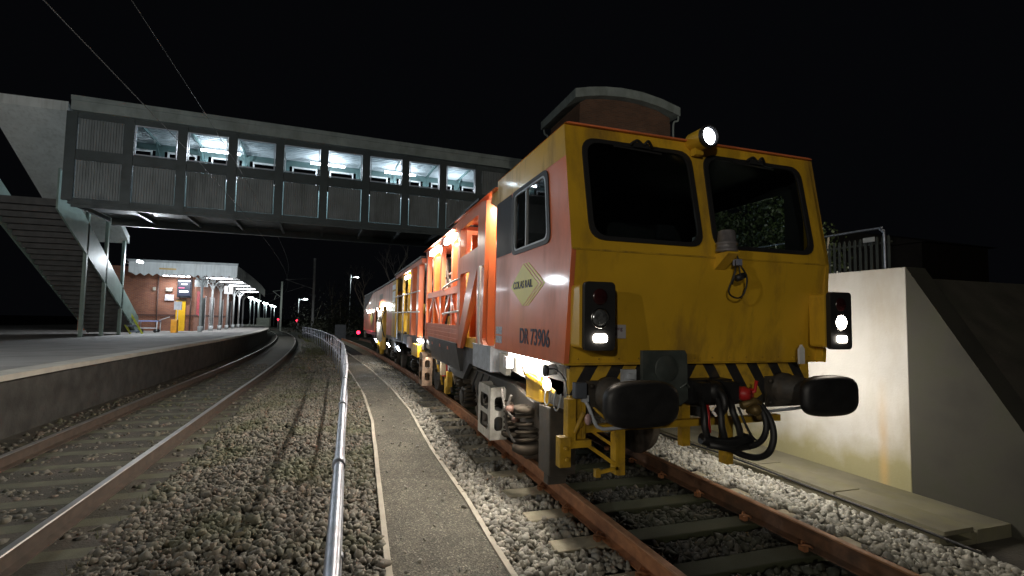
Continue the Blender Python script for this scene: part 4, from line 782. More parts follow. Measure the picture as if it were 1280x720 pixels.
for k in range(4): yy_ = 17.9+.75*k; d.tube([(tx+.05, yy_, 1.9+tz), (tx-.06, yy_+.1, 1.6+tz), (tx-.02, yy_+.22, 1.3+tz), (tx+.05, yy_+.1, 1.0+tz)], .02, 7)
d.build('hydraulic_hose', RUBBER, M)
light('AREA', (tx-.25, 19.2, 2.15+tz), 45, (1, .93, .82), 1.2, .2, aim=(.8, 0, -1), parent=M, name='work_and_fill_light')
d = MB()
for yy_ in (18.3, 20.0, 23.2, 24.4): d.lathe((XL-.05+sx(yy_), yy_, 1.98+gz(yy_)), (-1, 0, -.4), [(0, .07), (.03, .07)], 16)
d.build('flood_lamp', WL, M)
light('AREA', (XL-.1+sx(24), 23.8, 1.98+gz(24)), 10, (1, .95, .85), 1.4, .15, aim=(-1, -.1, -1), parent=M, name='work_and_fill_light')
# blue-white low floods onto the cess and the second ladder light
for yy_, pw in ((20.8, 26), (14.2, 14), (16.6, 12)):
    d = MB(); d.lathe((XL+.0+sx(yy_), yy_, .78+gz(yy_)), (-1, 0, -.6), [(0, .07), (.04, .08)], 16); d.build('flood_lamp', emit('cool_flood_lit', (.75, .85, 1), 30), M)
    light('SPOT', (XL-.06+sx(yy_), yy_, .78+gz(yy_)), pw, (.62, .76, 1), .05, aim=(-1, -.25, -.62), parent=M, spot=R(75), blend=.7, name='flood_light')
bx('bracket_box', XL+.08, XL+.30, 9.7, 10.2, .78, 1.05, YELLOW) if 0 else bx('bracket_box', XL+.03, XL+.25, 11.2, 12.1, .74, 1.02, YELLOW)
light('AREA', (XL+.02+sx(11), 11.4, 1.12), 5, (1, .95, .85), .9, .06, aim=(-.3, 0, -1), parent=M, name='work_and_fill_light')
d = MB(); d.box(XL+.0, XL+.04, 10.9, 11.6, 1.08, 1.13); d.build('work_lamp', WL, M)
d = MB(); d.box(XL-.05, XL+.15, 12.6, 13.2, .85, 1.12); d.build('pink_lit_box', mat('pale_box', (.5, .35, .3), .5), M, bevel=.02)
# tail lamp at the far end
for yy_, z_ in ((27.02, 1.1),):
    d = MB(); d.lathe((XL-.25+sx(yy_), yy_-.1, .95+gz(yy_)), (0, -1, 0), [(0, .09), (.04, .08)], 16); d.build('red_tail_lamp', emit('red_lit', (1, .02, .06), 5), M)
    light('POINT', (XL-.3+sx(yy_), yy_-.3, 1.0+gz(yy_)), 1.5, (1, .1, .15), .05, parent=M)
# under-cab strip lights
d = MB(); d.box(1.655, 1.70, 4.05, 5.05, 1.255, 1.283); d.build('strip_lamp', emit('strip_lit', (1, .94, .84), 40), M)
light('AREA', (1.67, 4.55, 1.245), 20, (1, .93, .82), 1.0, .05, aim=(-.35, 0, -1), parent=M, name='strip_light')
light('AREA', (1.60, 4.6, 1.20), 12, (1, .93, .82), .8, .08, aim=(-1, .0, -.3), parent=M, name='strip_light')
d = MB(); d.box(4.04, 4.08, 4.05, 5.05, 1.255, 1.283); d.build('strip_lamp', MATS['strip_lit'], M)
light('AREA', (4.10, 4.55, 1.22), 38, (1, .94, .84), 1.0, .08, aim=(1, -.1, -.25), parent=M, name='strip_light')

# ================================================================== right side: retaining wall, trough, car park
WALLM = mat('retaining_wall_concrete', (.43, .415, .39), .85, var=.14, scale=1.3, dirt=(.26, .22, .15), dirt_amt=.6, dscale=1.3, dstretch=(1, 1, .35), bump=.25, bscale=50)
def wall_mat():
    m = WALLM; N = m.node_tree.nodes; L = m.node_tree.links; b = N['Principled BSDF']
    old = b.inputs['Base Color'].links[0].from_socket
    tc = N.new('ShaderNodeTexCoord'); sp = N.new('ShaderNodeSeparateXYZ'); L.new(tc.outputs['Object'], sp.inputs[0])
    no = N.new('ShaderNodeTexNoise'); no.inputs['Scale'].default_value = 2.5; no.inputs['Detail'].default_value = 8; L.new(tc.outputs['Object'], no.inputs['Vector'])
    ad = N.new('ShaderNodeMath'); ad.operation = 'MULTIPLY_ADD'; L.new(no.outputs['Fac'], ad.inputs[0]); ad.inputs[1].default_value = -1.1; L.new(sp.outputs[2], ad.inputs[2])
    mr = N.new('ShaderNodeMapRange'); mr.inputs['From Min'].default_value = .15; mr.inputs['From Max'].default_value = -.35; mr.inputs['To Max'].default_value = .85; L.new(ad.outputs[0], mr.inputs['Value'])
    mm = N.new('ShaderNodeMix'); mm.data_type = 'RGBA'; L.new(mr.outputs[0], mm.inputs['Factor']); L.new(old, mm.inputs[6]); mm.inputs[7].default_value = (.20, .18, .07, 1)
    # tan water stains running down at the construction joints
    ym = N.new('ShaderNodeMath'); ym.operation = 'PINGPONG'; ym.inputs[1].default_value = 1.0; L.new(sp.outputs[1], ym.inputs[0])
    yl = N.new('ShaderNodeMapRange'); yl.inputs['From Min'].default_value = .07; yl.inputs['From Max'].default_value = .01; L.new(ym.outputs[0], yl.inputs['Value'])
    zz = N.new('ShaderNodeMapRange'); zz.inputs['From Min'].default_value = 1.3; zz.inputs['From Max'].default_value = .7; L.new(sp.outputs[2], zz.inputs['Value'])
    mu = N.new('ShaderNodeMath'); mu.operation = 'MULTIPLY'; L.new(yl.outputs[0], mu.inputs[0]); L.new(zz.outputs[0], mu.inputs[1])
    mu2 = N.new('ShaderNodeMath'); mu2.operation = 'MULTIPLY'; L.new(mu.outputs[0], mu2.inputs[0]); L.new(no.outputs['Fac'], mu2.inputs[1])
    m3 = N.new('ShaderNodeMix'); m3.data_type = 'RGBA'; L.new(mu2.outputs[0], m3.inputs['Factor']); L.new(mm.outputs[2], m3.inputs[6]); m3.inputs[7].default_value = (.42, .27, .10, 1)
    L.new(m3.outputs[2], b.inputs['Base Color'])
wall_mat()
WX = 5.68; WY0 = 3.72
rw = thing('retaining_wall', (WX+.15, 12, -.2), 'pale concrete retaining wall lit by the headlamps right of the machine', 'wall')
ys_ = [WY0, 6.0, 8.4, 10.8, 13.2, 15.6, 18, 20.4]
for i in range(len(ys_)-1):
    d = MB(); d.box(WX, WX+.3, ys_[i]+(.004 if i else 0), ys_[i+1]-.004, -.25, 2.27); d.build('wall_panel', WALLM, rw, bevel=.008)
d = MB(); d.prism([(1.9, -.3), (WY0+.301, 2.2), (WY0+.301, -.3)], lambda a, c_, t: (t, a, c_), WX+.31, 60); tag(d.build('embankment', GROUND), 'dark earth bank sloping down from the end of the retaining wall', kind='structure')
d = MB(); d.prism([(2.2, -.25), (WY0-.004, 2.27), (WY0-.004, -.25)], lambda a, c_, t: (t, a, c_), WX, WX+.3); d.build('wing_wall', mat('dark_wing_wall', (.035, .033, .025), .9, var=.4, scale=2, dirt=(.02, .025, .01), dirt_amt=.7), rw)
d = MB(); d.box(WX+.302, 60, WY0+.302, 60, -.2, 2.2); tag(d.build('embankment', GROUND), 'raised dark ground behind the retaining wall', kind='structure')
TR = mat('mossy_concrete', (.15, .138, .095), .9, var=.3, scale=3, dirt=(.15, .14, .06), dirt_amt=.7, dscale=2, bump=.3, bscale=60)
d = MB()
yt = 2.9
tr = thing('cable_trough', (5.0, 5, -.2), 'low concrete cable trough with mossy lids along the foot of the wall', 'cable trough')
d.box(4.74, 4.82, 2.9, 20, -.3, -.10); d.box(5.14, 5.20, 2.9, 20, -.3, -.115); d.box(4.82, 5.14, 2.9, 20, -.3, -.17); d.build('channel', TR, tr)
k = 0
while yt < 19:
    d = MB(); dz = random.uniform(-.006, .006); d.box(4.80+dz, 5.17+dz, yt, yt+.985, -.112+dz*.6, -.072+dz*.6); d.build('trough_lid', TR, tr, bevel=.005); yt += 1.0
d = MB(); d.box(5.22, WX-.002, 2.9, 20, -.3, -.10); tag(d.build('kerb', TR), 'mossy concrete footing strip at the wall base', kind='structure')
# low dark cable beside the trough
d = MB(); d.tube([(4.72, 2.6, -.10), (4.73, 3.2, -.09), (4.735, 4.2, -.085), (4.70, 5.2, -.06), (4.68, 6.5, -.09), (4.70, 8.5, -.09), (4.72, 11, -.09)], .012, 6); tag(d.build('cable', RUBBER), 'thin black cable lying along the trough edge', 'cable')
# palisade fence on the car park
HF = 11.0
pf = thing('palisade_fence', (HF, 14, 2.2), 'dark vertical bar fence standing above the retaining wall', 'fence')
PAL = mat('dark_fence_steel', (.06, .065, .05), .6, var=.3)
for z_ in (2.5, 3.42):
    d = MB(); d.box(HF-.02, HF+.02, 7.45, 24, z_-.02, z_+.02); d.build('fence_rail', PAL, pf)
y_ = 7.5; k = 0
while k < 100:
    d = MB(); wv = .03; d.prism([(y_-wv, 2.2), (y_+wv, 2.2), (y_+wv, 3.5), (y_+.012, 3.56), (y_-.012, 3.56), (y_-wv, 3.5)], lambda a, c_, t: (t, a, c_), HF-.032, HF-.022); d.build('pale', PAL, pf); y_ += .125; k += 1
d = MB(); hr = [(HF-.3, 7.40, 2.2), (HF-.3, 7.40, 3.50), (HF-.3, 7.43, 3.60), (HF-.3, 7.50, 3.67), (HF-.3, 7.62, 3.69), (HF-.3, 9.5, 3.69), (HF-.3, 12, 3.69), (HF-.3, 15, 3.69), (HF-.3, 18, 3.69)]
d.tube(hr, .024, 10)
tag(d.build('handrail', GALV), 'grey tubular handrail with a rounded end in front of the bar fence', 'handrail')
d = MB(); d.box(HF-.31, HF-.30, 7.6, 7.85, 3.42, 3.52); tag(d.build('notice', mat('notice_white', (.6, .6, .58), .5)), 'small white notice on the fence near the handrail end', 'notice')
# lit windows of a house beyond the fence
hb = thing('building', (34, 26, 2.2), 'unlit building beyond the bar fence with two narrow lit windows', 'building')
d = MB(); d.box(32, 38, 20, 30, 2.2, 6.5); d.prism([(19.6, 6.5), (30.4, 6.5), (25, 8)], lambda a, c_, t: (t, a, c_), 31.7, 38.3); d.build('wall', mat('far_brick', (.02, .015, .012), .9), hb)
for (y0, y1, z0, z1) in ((24.35, 24.55, 4.1, 5.0), (22.9, 23.1, 3.0, 4.3)):
    d = MB(); d.box(31.96, 31.99, y0, y1, z0, z1); d.build('window', emit('far_window_lit', (.8, .85, 1), .9), hb)

# ================================================================== footbridge
BO = Vector((-7.8, 21.3, 0)); BA = .056; ex = Vector((math.cos(BA), math.sin(BA), 0)); ey = Vector((-math.sin(BA), math.cos(BA), 0))
fb = thing('footbridge', (0, 21.7, 4), 'covered footbridge with lit windows and ribbed grey panels over the tracks', 'footbridge')
BL = lambda u, v, z: tuple(BO+ex*u+ey*v+Vector((0, 0, z)))
def bbox(mb, u0, u1, v0, v1, z0, z1):
    v = [BL(u0, v0, z0), BL(u1, v0, z0), BL(u1, v1, z0), BL(u0, v1, z0), BL(u0, v0, z1), BL(u1, v0, z1), BL(u1, v1, z1), BL(u0, v1, z1)]
    mb.add(v, [(0, 3, 2, 1), (4, 5, 6, 7), (0, 1, 5, 4), (1, 2, 6, 5), (2, 3, 7, 6), (3, 0, 4, 7)])
U0, U1, DEP = -1.45, 18.3, 3.9; PT = 1.667
d = MB(); bbox(d, U0-.1, U1, -.22, .0, 8.66, 9.02); bbox(d, U0-.1, U1, -.26, -.22, 9.0, 9.14); d.build('roof_fascia', FASCIA, fb)
d = MB(); d.prism([(-.28, 9.10), (DEP+.28, 9.10), (DEP+.28, 9.16), (DEP/2, 9.5), (-.28, 9.16)], lambda a, c_, t: BL(t, a, c_), U0-.1, U1); d.build('roof', FASCIA, fb)
d = MB(); bbox(d, U0, U1, .02, DEP-.02, 9.00, 9.04)
for k in range(16): bbox(d, U0, U1, .15+.24*k, .22+.24*k, 8.93, 9.00)
d.build('ceiling', CEIL, fb)
d = MB(); bbox(d, U0, U1, .0, .10, 5.28, 5.60); bbox(d, U0, U1, -.05, .12, 5.38, 5.44); d.build('floor_beam', GREEN, fb)
d = MB(); bbox(d, U0, U1, DEP-.1, DEP, 5.28, 5.60); bbox(d, U0, U1, DEP-.12, DEP+.05, 5.26, 5.30); d.build('floor_beam', GREEN, fb)
d = MB(); bbox(d, U0, U1, .10, DEP-.1, 5.56, 5.62); d.build('bridge_floor', GREEN, fb)
d = MB(); bbox(d, U0, U1, .01, .09, 6.97, 7.34); bbox(d, U0, U1, .01, .09, 8.47, 8.68); bbox(d, U0, U1, -.02, .01, 7.02, 7.08); d.build('sill_beam', GREEN, fb)
d = MB(); bbox(d, U0, U1, DEP-.09, DEP, 8.66, 9.0); bbox(d, U0, U1, DEP-.09, DEP, 5.6, 7.6); d.build('back_wall', TEAL, fb)
nb = 0; u = .28-PT
for k in range(12):
    u0 = .28+PT*(k-1); lit = 0 <= k-1 <= 7
    d = MB(); bbox(d, u0-.34, u0-.03, -.03, .10, 5.5, 8.66); d.build('bay_post', GREEN, fb)
    d = MB(); bbox(d, u0-.34, u0-.03, DEP-.10, DEP-.0, 7.6, 8.66); d.build('bay_post', TEAL, fb)
    d = MB(); bbox(d, u0-.2, u0-.1, .10, DEP-.1, 5.40, 5.56); d.build('cross_beam', GREEN, fb)
    if u0+1.3 < U1:
        d = MB(); n_ = 16; w_ = 1.30/n_; pts = []
        for q in range(n_): pts += [(u0+w_*q, .045), (u0+w_*(q+.3), .045), (u0+w_*(q+.45), .075), (u0+w_*(q+.85), .075)]
        pts.append((u0+1.30, .045)); v = [BL(a, c_, 5.62) for a, c_ in pts]+[BL(a, c_, 6.96) for a, c_ in pts]; n2 = len(pts)
        d.add(v, [(i, i+1, n2+i+1, n2+i) for i in range(n2-1)]); d.build('ribbed_panel', GPANEL, fb)
        d = MB(); fr_o = [(u0+.0, 7.36), (u0+1.30, 7.36), (u0+1.30, 8.46), (u0+.0, 8.46)]; fr_i = [(u0+.03, 7.395), (u0+1.27, 7.395), (u0+1.27, 8.43), (u0+.03, 8.43)]
        if lit:
            d.plate(fr_o, [fr_i[::-1]], lambda a, c_, t: BL(a, t, c_), .0, .07); fo = d.build('window_frame', mat('window_frame_grey', (.45, .48, .55), .4), fb)
            d = MB(); d.plate(fr_i, [], lambda a, c_, t: BL(a, t, c_), .04, .045); d.build('pane', GLASSC, fo)
        else:
            d = MB(); n_ = 16; pts = []
            for q in range(n_): pts += [(u0+w_*q, .045), (u0+w_*(q+.3), .045), (u0+w_*(q+.45), .075), (u0+w_*(q+.85), .075)]
            pts.append((u0+1.30, .045)); v = [BL(a, c_, 7.3) for a, c_ in pts]+[BL(a, c_, 8.5) for a, c_ in pts]
            d.add(v, [(i, i+1, n2+i+1, n2+i) for i in range(n2-1)]); d.build('ribbed_panel', GPANEL, fb)
        # back windows with white frames
        d = MB(); d.plate([(u0+.1, 7.62), (u0+1.2, 7.62), (u0+1.2, 8.65), (u0+.1, 8.65)], [[(u0+.16, 8.58), (u0+1.14, 8.58), (u0+1.14, 7.68), (u0+.16, 7.68)]], lambda a, c_, t: BL(a, t, c_), DEP-.10, DEP-.02); d.build('window_frame', WHITEP, fb)
for k in range(12):
    u0 = .28+PT*(k-1)-.18
    d = MB(); d.bar(BL(u0, .1, 8.88), BL(u0, DEP-.1, 8.88), .06, .09); d.bar(BL(u0, DEP-.12, 8.3), BL(u0, DEP-.7, 8.86), .05, .06); d.build('roof_rib', TEAL, fb)
TUBE = emit('tube_lit', (.85, .92, 1), 16)
for uc in (2.55, 6.95, 10.3):
    d = MB(); bbox(d, uc-.75, uc+.75, 2.9, 3.0, 8.64, 8.72); d.build('ceiling_lamp', TUBE, fb)
    light('AREA', BL(uc, 2.95, 8.61), 95, (.74, .86, 1), 1.5, .1, aim=(0, 0, -1), parent=fb, name='tube_light')
    light('POINT', BL(uc, 2.3, 8.3), 90, (.85, .92, 1), .1, parent=fb, name='tube_light')
light('POINT', BL(13.0, 2.6, 8.2), 90, (.85, .92, 1), .1, parent=fb, name='tube_light')
# stairs down to the platform on the left
st = thing('footbridge_stairs', (-9, 24, .6), 'covered green staircase leading down from the footbridge to the platform', 'staircase')
def stline(y): return 5.6-(y-21.6)*.62
SXR = -10.05; ya, yb = 22.2, 30.3
sl = lambda y: .66+(yb-y)*.62
d = MB(); d.plate([(ya, sl(ya)-.35), (yb, .55), (yb, 1.35), (ya, sl(ya)+1.15)], [], lambda a, c_, t: (t, a, c_), SXR-.06, SXR); d.build('parapet_panel', mat('stair_green', (.20, .27, .24), .5, var=.2, scale=2), st)
d = MB(); d.plate([(ya, sl(ya)-.35), (yb, .55), (yb, 1.35), (ya, sl(ya)+1.15)], [], lambda a, c_, t: (t, a, c_), SXR-2.1, SXR-2.04); d.build('parapet_panel', MATS['stair_green'], st)
d = MB(); n_ = 26
for k in range(n_): y_ = ya+(yb-ya)*k/n_; z_ = sl(y_); d.box(SXR-2.04, SXR-.06, y_, y_+(yb-ya)/n_, z_-.25, z_)
d.build('treads', mat('stair_tread', (.08, .08, .08), .8), st)
d = MB(); d.plate([(ya, sl(ya)+3.3), (yb-2, sl(yb-2)+3.0), (yb-2, sl(yb-2)+3.35), (ya, sl(ya)+3.65)], [], lambda a, c_, t: (t, a, c_), SXR-2.3, SXR+.1); d.build('stair_roof', CANW, st)
for y_ in (24.6, 26.4, 28.2):
    d = MB(); d.box(SXR-.12, SXR-.0, y_-.06, y_+.06, .4, sl(y_)+3.3); d.build('stair_post', MATS['stair_green'], st)
light('POINT', (SXR+.35, 29.6, 4.15), 620, (.85, .93, 1), .15, parent=st, name='stair_light')
d = MB(); d.box(SXR+.1, SXR+.2, 29.3, 29.9, 4.1, 4.2); d.build('stair_lamp', LITW, st)

# ================================================================== lift tower
lt = thing('lift_tower', (10.4, 19, 2), 'brown brick tower with a pale curved roof showing over the cab', 'tower')
TX0, TX1, TY0, TY1 = 8.52, 12.75, 17.5, 20.5
d = MB(); d.box(TX0, TX1, TY0, TY1, 2.2, 9.95); d.build('tower_wall', BRICKD, lt)
arc = [(8.18, 10.66), (8.9, 10.72), (9.7, 10.74), (10.5, 10.74), (11.3, 10.72), (12.2, 10.72), (13.05, 10.76)]
arc = [(8.18, 10.62), (8.8, 10.78), (9.5, 10.90), (10.3, 10.97), (11.2, 10.95), (12.1, 10.82), (13.02, 10.58)]
lo = [(x, z-.36) for x, z in arc]
d = MB(); d.prism(arc+lo[::-1], lambda a, c_, t: (a, t, c_), TY0-.32, TY1+.3); d.build('curved_roof', FASCIA, lt)
d = MB(); d.prism([(TX0+.02, 9.95), (TX1-.02, 9.95)]+[(min(max(x, TX0+.02), TX1-.02), z-.01) for x, z in lo[::-1]], lambda a, c_, t: (a, t, c_), TY0+.01, TY1-.01); d.build('gable_brick', BRICKD, lt)
d = MB(); d.tube([(13.0, TY0-.2, 10.25), (12.98, TY0-.2, 10.05), (12.82, TY0-.12, 9.92), (12.82, TY0-.12, 9.0)], .04, 8); d.tube([(8.25, TY1+.1, 10.2), (8.3, TY1+.1, 10.0), (8.45, TY1+.1, 9.85), (8.45, TY1+.1, 9)], .04, 8); d.build('downpipe', FASCIA, lt)

# ================================================================== platform, station building, canopy
def pz(y): return .73+gz(y)
yp = [-8, -2, 4, 10, 16, 22, 28, 34, 40, 46, 52, 58, 64, 72, 82, 92, 104]
pf_ = thing('station_platform', (-6, 20, -.2), 'asphalt station platform with pale coping beside the main line', 'platform')
d = MB(); v = []
for y_ in yp: v += [(-30, y_, pz(y_)), (-4.86+mx(y_), y_, pz(y_)), ]
d.add(v, [(2*i, 2*i+1, 2*i+3, 2*i+2) for i in range(len(yp)-1)]); d.build('platform_surface', PLAT, pf_)
d = MB(); d.sweep([(-.18, -.08), (.20, -.08), (.20, .004), (-.18, .004)], [(-4.68+mx(y_), y_, pz(y_)) for y_ in yp]); d.build('coping', COPE, pf_)
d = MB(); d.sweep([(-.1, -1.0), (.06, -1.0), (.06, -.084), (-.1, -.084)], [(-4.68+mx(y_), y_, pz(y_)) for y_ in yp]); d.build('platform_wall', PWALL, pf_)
# building
bz = .73+gz(38)
sb = thing('station_building', (-11, 46, bz), 'red brick station building on the platform behind the white canopy', 'building')
ex0 = -10.0+.4
def wx(y): return -9.65-(y-38.5)*.085
d = MB(); d.box(-16, -9.65, 38.5, 38.8, bz-.1, 4.6); d.build('end_wall', BRICK, sb)
d = MB(); ws = [38.5, 46, 54, 62]
for i in range(3): d.add([(wx(ws[i]), ws[i], bz-.5), (wx(ws[i+1]), ws[i+1], bz-.5), (wx(ws[i+1]), ws[i+1], 4.5), (wx(ws[i]), ws[i], 4.5)], [(0, 1, 2, 3)])
d.build('side_wall', BRICK, sb)
d = MB()
for i in range(3): d.bar((wx(ws[i])+.03, ws[i], bz+1.05-.05*i), (wx(ws[i+1])+.03, ws[i+1], bz+1.0-.1*i), .04, .10)
d.box(-16, -9.62, 38.44, 38.5, bz+.98, bz+1.08); d.build('string_course', mat('dark_brick_band', (.10, .05, .04), .8), sb)
for y_ in (40.6, 44.6, 50.0, 56):
    d = MB(); d.box(wx(y_)+.01, wx(y_)+.06, y_, y_+1.1, bz-.1, bz+2.3); d.build('door', mat('dark_door', (.015, .02, .02), .4), sb)
    d = MB(); d.box(wx(y_)+.01, wx(y_)+.08, y_-.12, y_, bz-.1, bz+2.45); d.box(wx(y_)+.01, wx(y_)+.08, y_+1.1, y_+1.22, bz-.1, bz+2.45); d.build('door_frame', mat('pink_white_trim', (.55, .5, .5), .5), sb)
d = MB(); d.box(-10.68, -10.14, 38.40, 38.46, bz, bz+2.0); d.build('yellow_door', mat('bright_yellow_door', (.80, .45, .01), .4, var=.06), sb)
d = MB(); d.box(-10.72, -10.10, 38.42, 38.5, bz+2.0, bz+2.12); d.build('lintel', mat('lintel_stone', (.12, .08, .05), .8), sb)
d = MB(); d.tube([(-11.75, 38.4, bz), (-11.75, 38.4, 4.0)], .035, 8); d.tube([(-9.85, 38.4, bz), (-9.85, 38.4, 4.0)], .04, 8); d.build('downpipe', mat('brown_pipe', (.1, .06, .05), .5), sb)
# things on the end wall
WTX = -16
ds = thing('departure_screen', (-10.2, 38.2, bz+2.5), 'tall dark blue departure screen with white and red text rows', 'display screen')
d = MB(); d.box(-10.62, -9.80, 38.22, 38.34, bz+2.22, bz+3.45); d.build('screen_case', BLACKP, ds)
d = MB(); d.box(-10.55, -9.87, 38.19, 38.218, bz+2.32, bz+3.36); d.build('screen_face', emit('screen_blue', (.01, .02, .10), .6), ds)
SW = emit('screen_white', (.9, .9, 1), 3.5); SR = emit('screen_red', (1, .12, .3), 2)
d = MB(); d.box(-10.55, -9.87, 38.17, 38.185, bz+3.28, bz+3.34); d.box(-10.38, -10.05, 38.17, 38.185, bz+3.06, bz+3.14); d.box(-10.48, -9.97, 38.17, 38.185, bz+2.56, bz+2.66); d.build('screen_rows', SW, ds)
d = MB(); d.box(-10.53, -10.2, 38.17, 38.185, bz+2.83, bz+2.88); d.build('screen_red_row', SR, ds)
d = MB(); d.box(-11.3, -10.93, 38.3, 38.48, bz+2.6, bz+2.85); tag(d.build('wall_box', mat('beige_box', (.4, .38, .32), .5), bevel=.02), 'small beige box on the brick wall above the notice', 'electrical box')
d = MB(); d.box(-11.35, -10.85, 38.42, 38.47, bz+2.0, bz+2.4); tag(d.build('wall_notice', mat('lilac_notice', (.6, .58, .62), .5)), 'white rectangular notice on the brick end wall', 'notice')
d = MB(); d.box(-12.05, -11.9, 38.4, 38.48, bz+2.65, bz+2.85); tag(d.build('call_point', MATS['beige_box']), 'small pale box on the brick wall near the stairs', 'electrical box')
# canopy
cp = thing('platform_canopy', (-7.5, 45, bz), 'white station canopy with zigzag valance and row of curved bracket columns', 'canopy')
def cxe(y): return -6.15-max(0, y-10)**2/740*.72
cz0 = 4.74; yc0 = 36.0
pts = [(-12.6, 4.80), (-6.72, 4.72), (-6.72, 3.97)]
zig = []; x_ = -6.72; k = 0
while x_ > -12.4: zig += [(x_-.22, 3.86+.0), (x_-.44, 4.02)]; x_ -= .44
d = MB(); d.prism(pts+[(-6.72, 3.95)][:0]+zig+[(-12.6, 4.05)], lambda a, c_, t: (a, t, c_), yc0-.03, yc0+.03); d.build('end_valance', CANW, cp)
d = MB(); d.box(-12.65, -6.68, yc0-.1, yc0+.06, 4.70, 4.84); d.build('gutter', mat('grey_gutter', (.3, .33, .34), .5), cp)
ysc = [36.0, 40, 44, 48, 52, 56, 60, 64]
d = MB(); v = []
for y_ in ysc: z_ = cz0-.012*(y_-36); v += [(cxe(y_), y_, z_), (cxe(y_), y_, z_-.78), (cxe(y_)-.05, y_, z_), (cxe(y_)-.05, y_, z_-.78)]
n_ = len(ysc); fs = []
for i in range(n_-1):
    a = 4*i; b_ = a+4; fs += [(a, a+1, b_+1, b_), (a+2, b_+2, b_+3, a+3), (a, b_, b_+2, a+2), (a+1, a+3, b_+3, b_+1)]
d.add(v, fs); d.build('side_valance', mat('canopy_side_grey', (.34, .36, .36), .6, var=.2, scale=1, dstretch=(1, 1, .3), dirt=(.2, .21, .2), dscale=2), cp)
d = MB(); v = []
for y_ in ysc: z_ = cz0-.012*(y_-36); v += [(cxe(y_), y_, z_+.02), (cxe(y_)-6.0, y_, z_+.1), (cxe(y_)-.05, y_, z_-.25), (cxe(y_)-6.0, y_, z_-.15)]
fs = []
for i in range(n_-1): a = 4*i; b_ = a+4; fs += [(a, b_, b_+1, a+1), (a+2, a+3, b_+3, b_+2)]
d.add(v, fs); d.build('canopy_roof', CANW, cp)
for k, y_ in enumerate((36.3, 39.8, 43.3, 47, 51, 55.5, 60)):
    x_ = -8.05-max(0, y_-10)**2/740*.72; zb = pz(y_); zt = 4.3-.012*(y_-36)
    d = MB(); d.tube([(x_, y_, zb), (x_, y_, zb+.35)], .14, 10); d.tube([(x_, y_, zb+.35), (x_, y_, zt)], .075, 10); d.box(x_-.13, x_+.13, y_-.13, y_+.13, zt-.5, zt)
    co = d.build('column', mat('column_grey', (.42, .45, .45), .5, var=.15), cp)
    for s in (-1, 1):
        d = MB(); pts = []
        for q in range(9):
            an = q/8*math.pi/2; pts.append((x_+s*(1.15-1.15*math.cos(an)), y_, zt-1.25+1.15*math.sin(an)))
        d.tube(pts, .05, 8); d.tube([(x_+s*.08, y_, zt-.08), (x_+s*1.2, y_, zt-.08)], .04, 8); d.build('bracket', MATS['column_grey'], co)
CT = emit('canopy_tube_lit', (.9, .94, 1), 12)
for y_, x_ in ((37.5, -10.5), (38.2, -8.2), (41.5, -8.1), (45.5, -8.3), (50, -8.6), (55, -9.1)):
    d = MB(); d.box(x_-.75, x_+.75, y_, y_+.08, 3.98-.012*(y_-36), 4.04-.012*(y_-36)); d.build('tube_lamp', CT, cp)
    light('AREA', (x_, y_, 3.93-.012*(y_-36)), 85, (.92, .95, 1), 1.5, .1, aim=(0, 0, -1), parent=cp, name='tube_light')
light('POINT', (-9.0, 34.5, 5.2), 0.01, parent=cp)
# number sign
sg = thing('platform_sign', (-7.9, 41, 3), 'square white platform sign reading 1 hanging under the canopy', 'sign')
sxp, syp = -8.0, 40.2
d = MB(); d.box(sxp-.27, sxp+.27, syp-.05, syp+.05, 3.02, 3.58); d.build('sign_box', emit('sign_face_lit', (.9, .9, .92), .8), sg); d = MB(); d.tube([(sxp, syp, 3.58), (sxp, syp, 4.2)], .02, 6); d.build('hanger', GREYP, sg)
text('1', (sxp, syp-.056, 3.30), .5, (R(90), 0, 0), BLACKP, sg)
d = MB(); d.box(-9.5, -8.75, 37.7, 37.8, 3.35, 3.82); tag(d.build('hanging_sign', mat('pale_sign_back', (.4, .42, .42), .5)), 'plain grey hanging sign box beside the first canopy columns', 'sign')
d = MB(); d.box(-11.0, -10.1, 35.93, 35.965, 4.27, 4.37); tag(d.build('valance_plate', mat('yellow_plate', (.6, .42, .15), .5)), 'long thin yellow plate on the canopy end valance', 'sign')
d = MB(); x_ = wx(39.9); d.box(x_+.02, x_+.07, 39.3, 39.9, bz+1.0, bz+2.7); tag(d.build('poster', mat('red_poster', (.55, .08, .1), .5, var=.5, scale=6)), 'tall red and white poster on the brick wall by the dark opening', 'poster')
# help point, bollard, trolley, hi-vis ramp
d = MB(); d.box(-9.45, -9.15, 33.2, 33.5, pz(33), pz(33)+.75); d.box(-9.42, -9.18, 33.17, 33.2, pz(33)+.5, pz(33)+.68); ob = d.build('platform_bin', mat('orange_yellow', (.75, .32, .02), .5), bevel=.03); tag(ob, 'orange yellow box standing at the platform front near the trolley', 'bin')
tl = thing('trolley', (-10.6, 33.5, pz(33.5)), 'low white platform trolley parked under the stairs', 'trolley')
d = MB(); d.box(-11.1, -10.1, 33.2, 33.8, pz(33)+.62, pz(33)+.68); d.build('trolley_deck', mat('trolley_blue', (.25, .3, .55), .5), tl)
d = MB()
for a in (-11.08, -10.12):
    for b_ in (33.22, 33.78): d.tube([(a, b_, pz(33)+.1), (a, b_, pz(33)+.62)], .025, 6)
d.tube([(-11.08, 33.22, pz(33)+.25), (-10.12, 33.22, pz(33)+.25)], .03, 6); d.tube([(-10.12, 33.5, pz(33)+.68), (-9.6, 33.5, pz(33)+.9)], .02, 6); d.build('trolley_frame', WHITEP, tl)
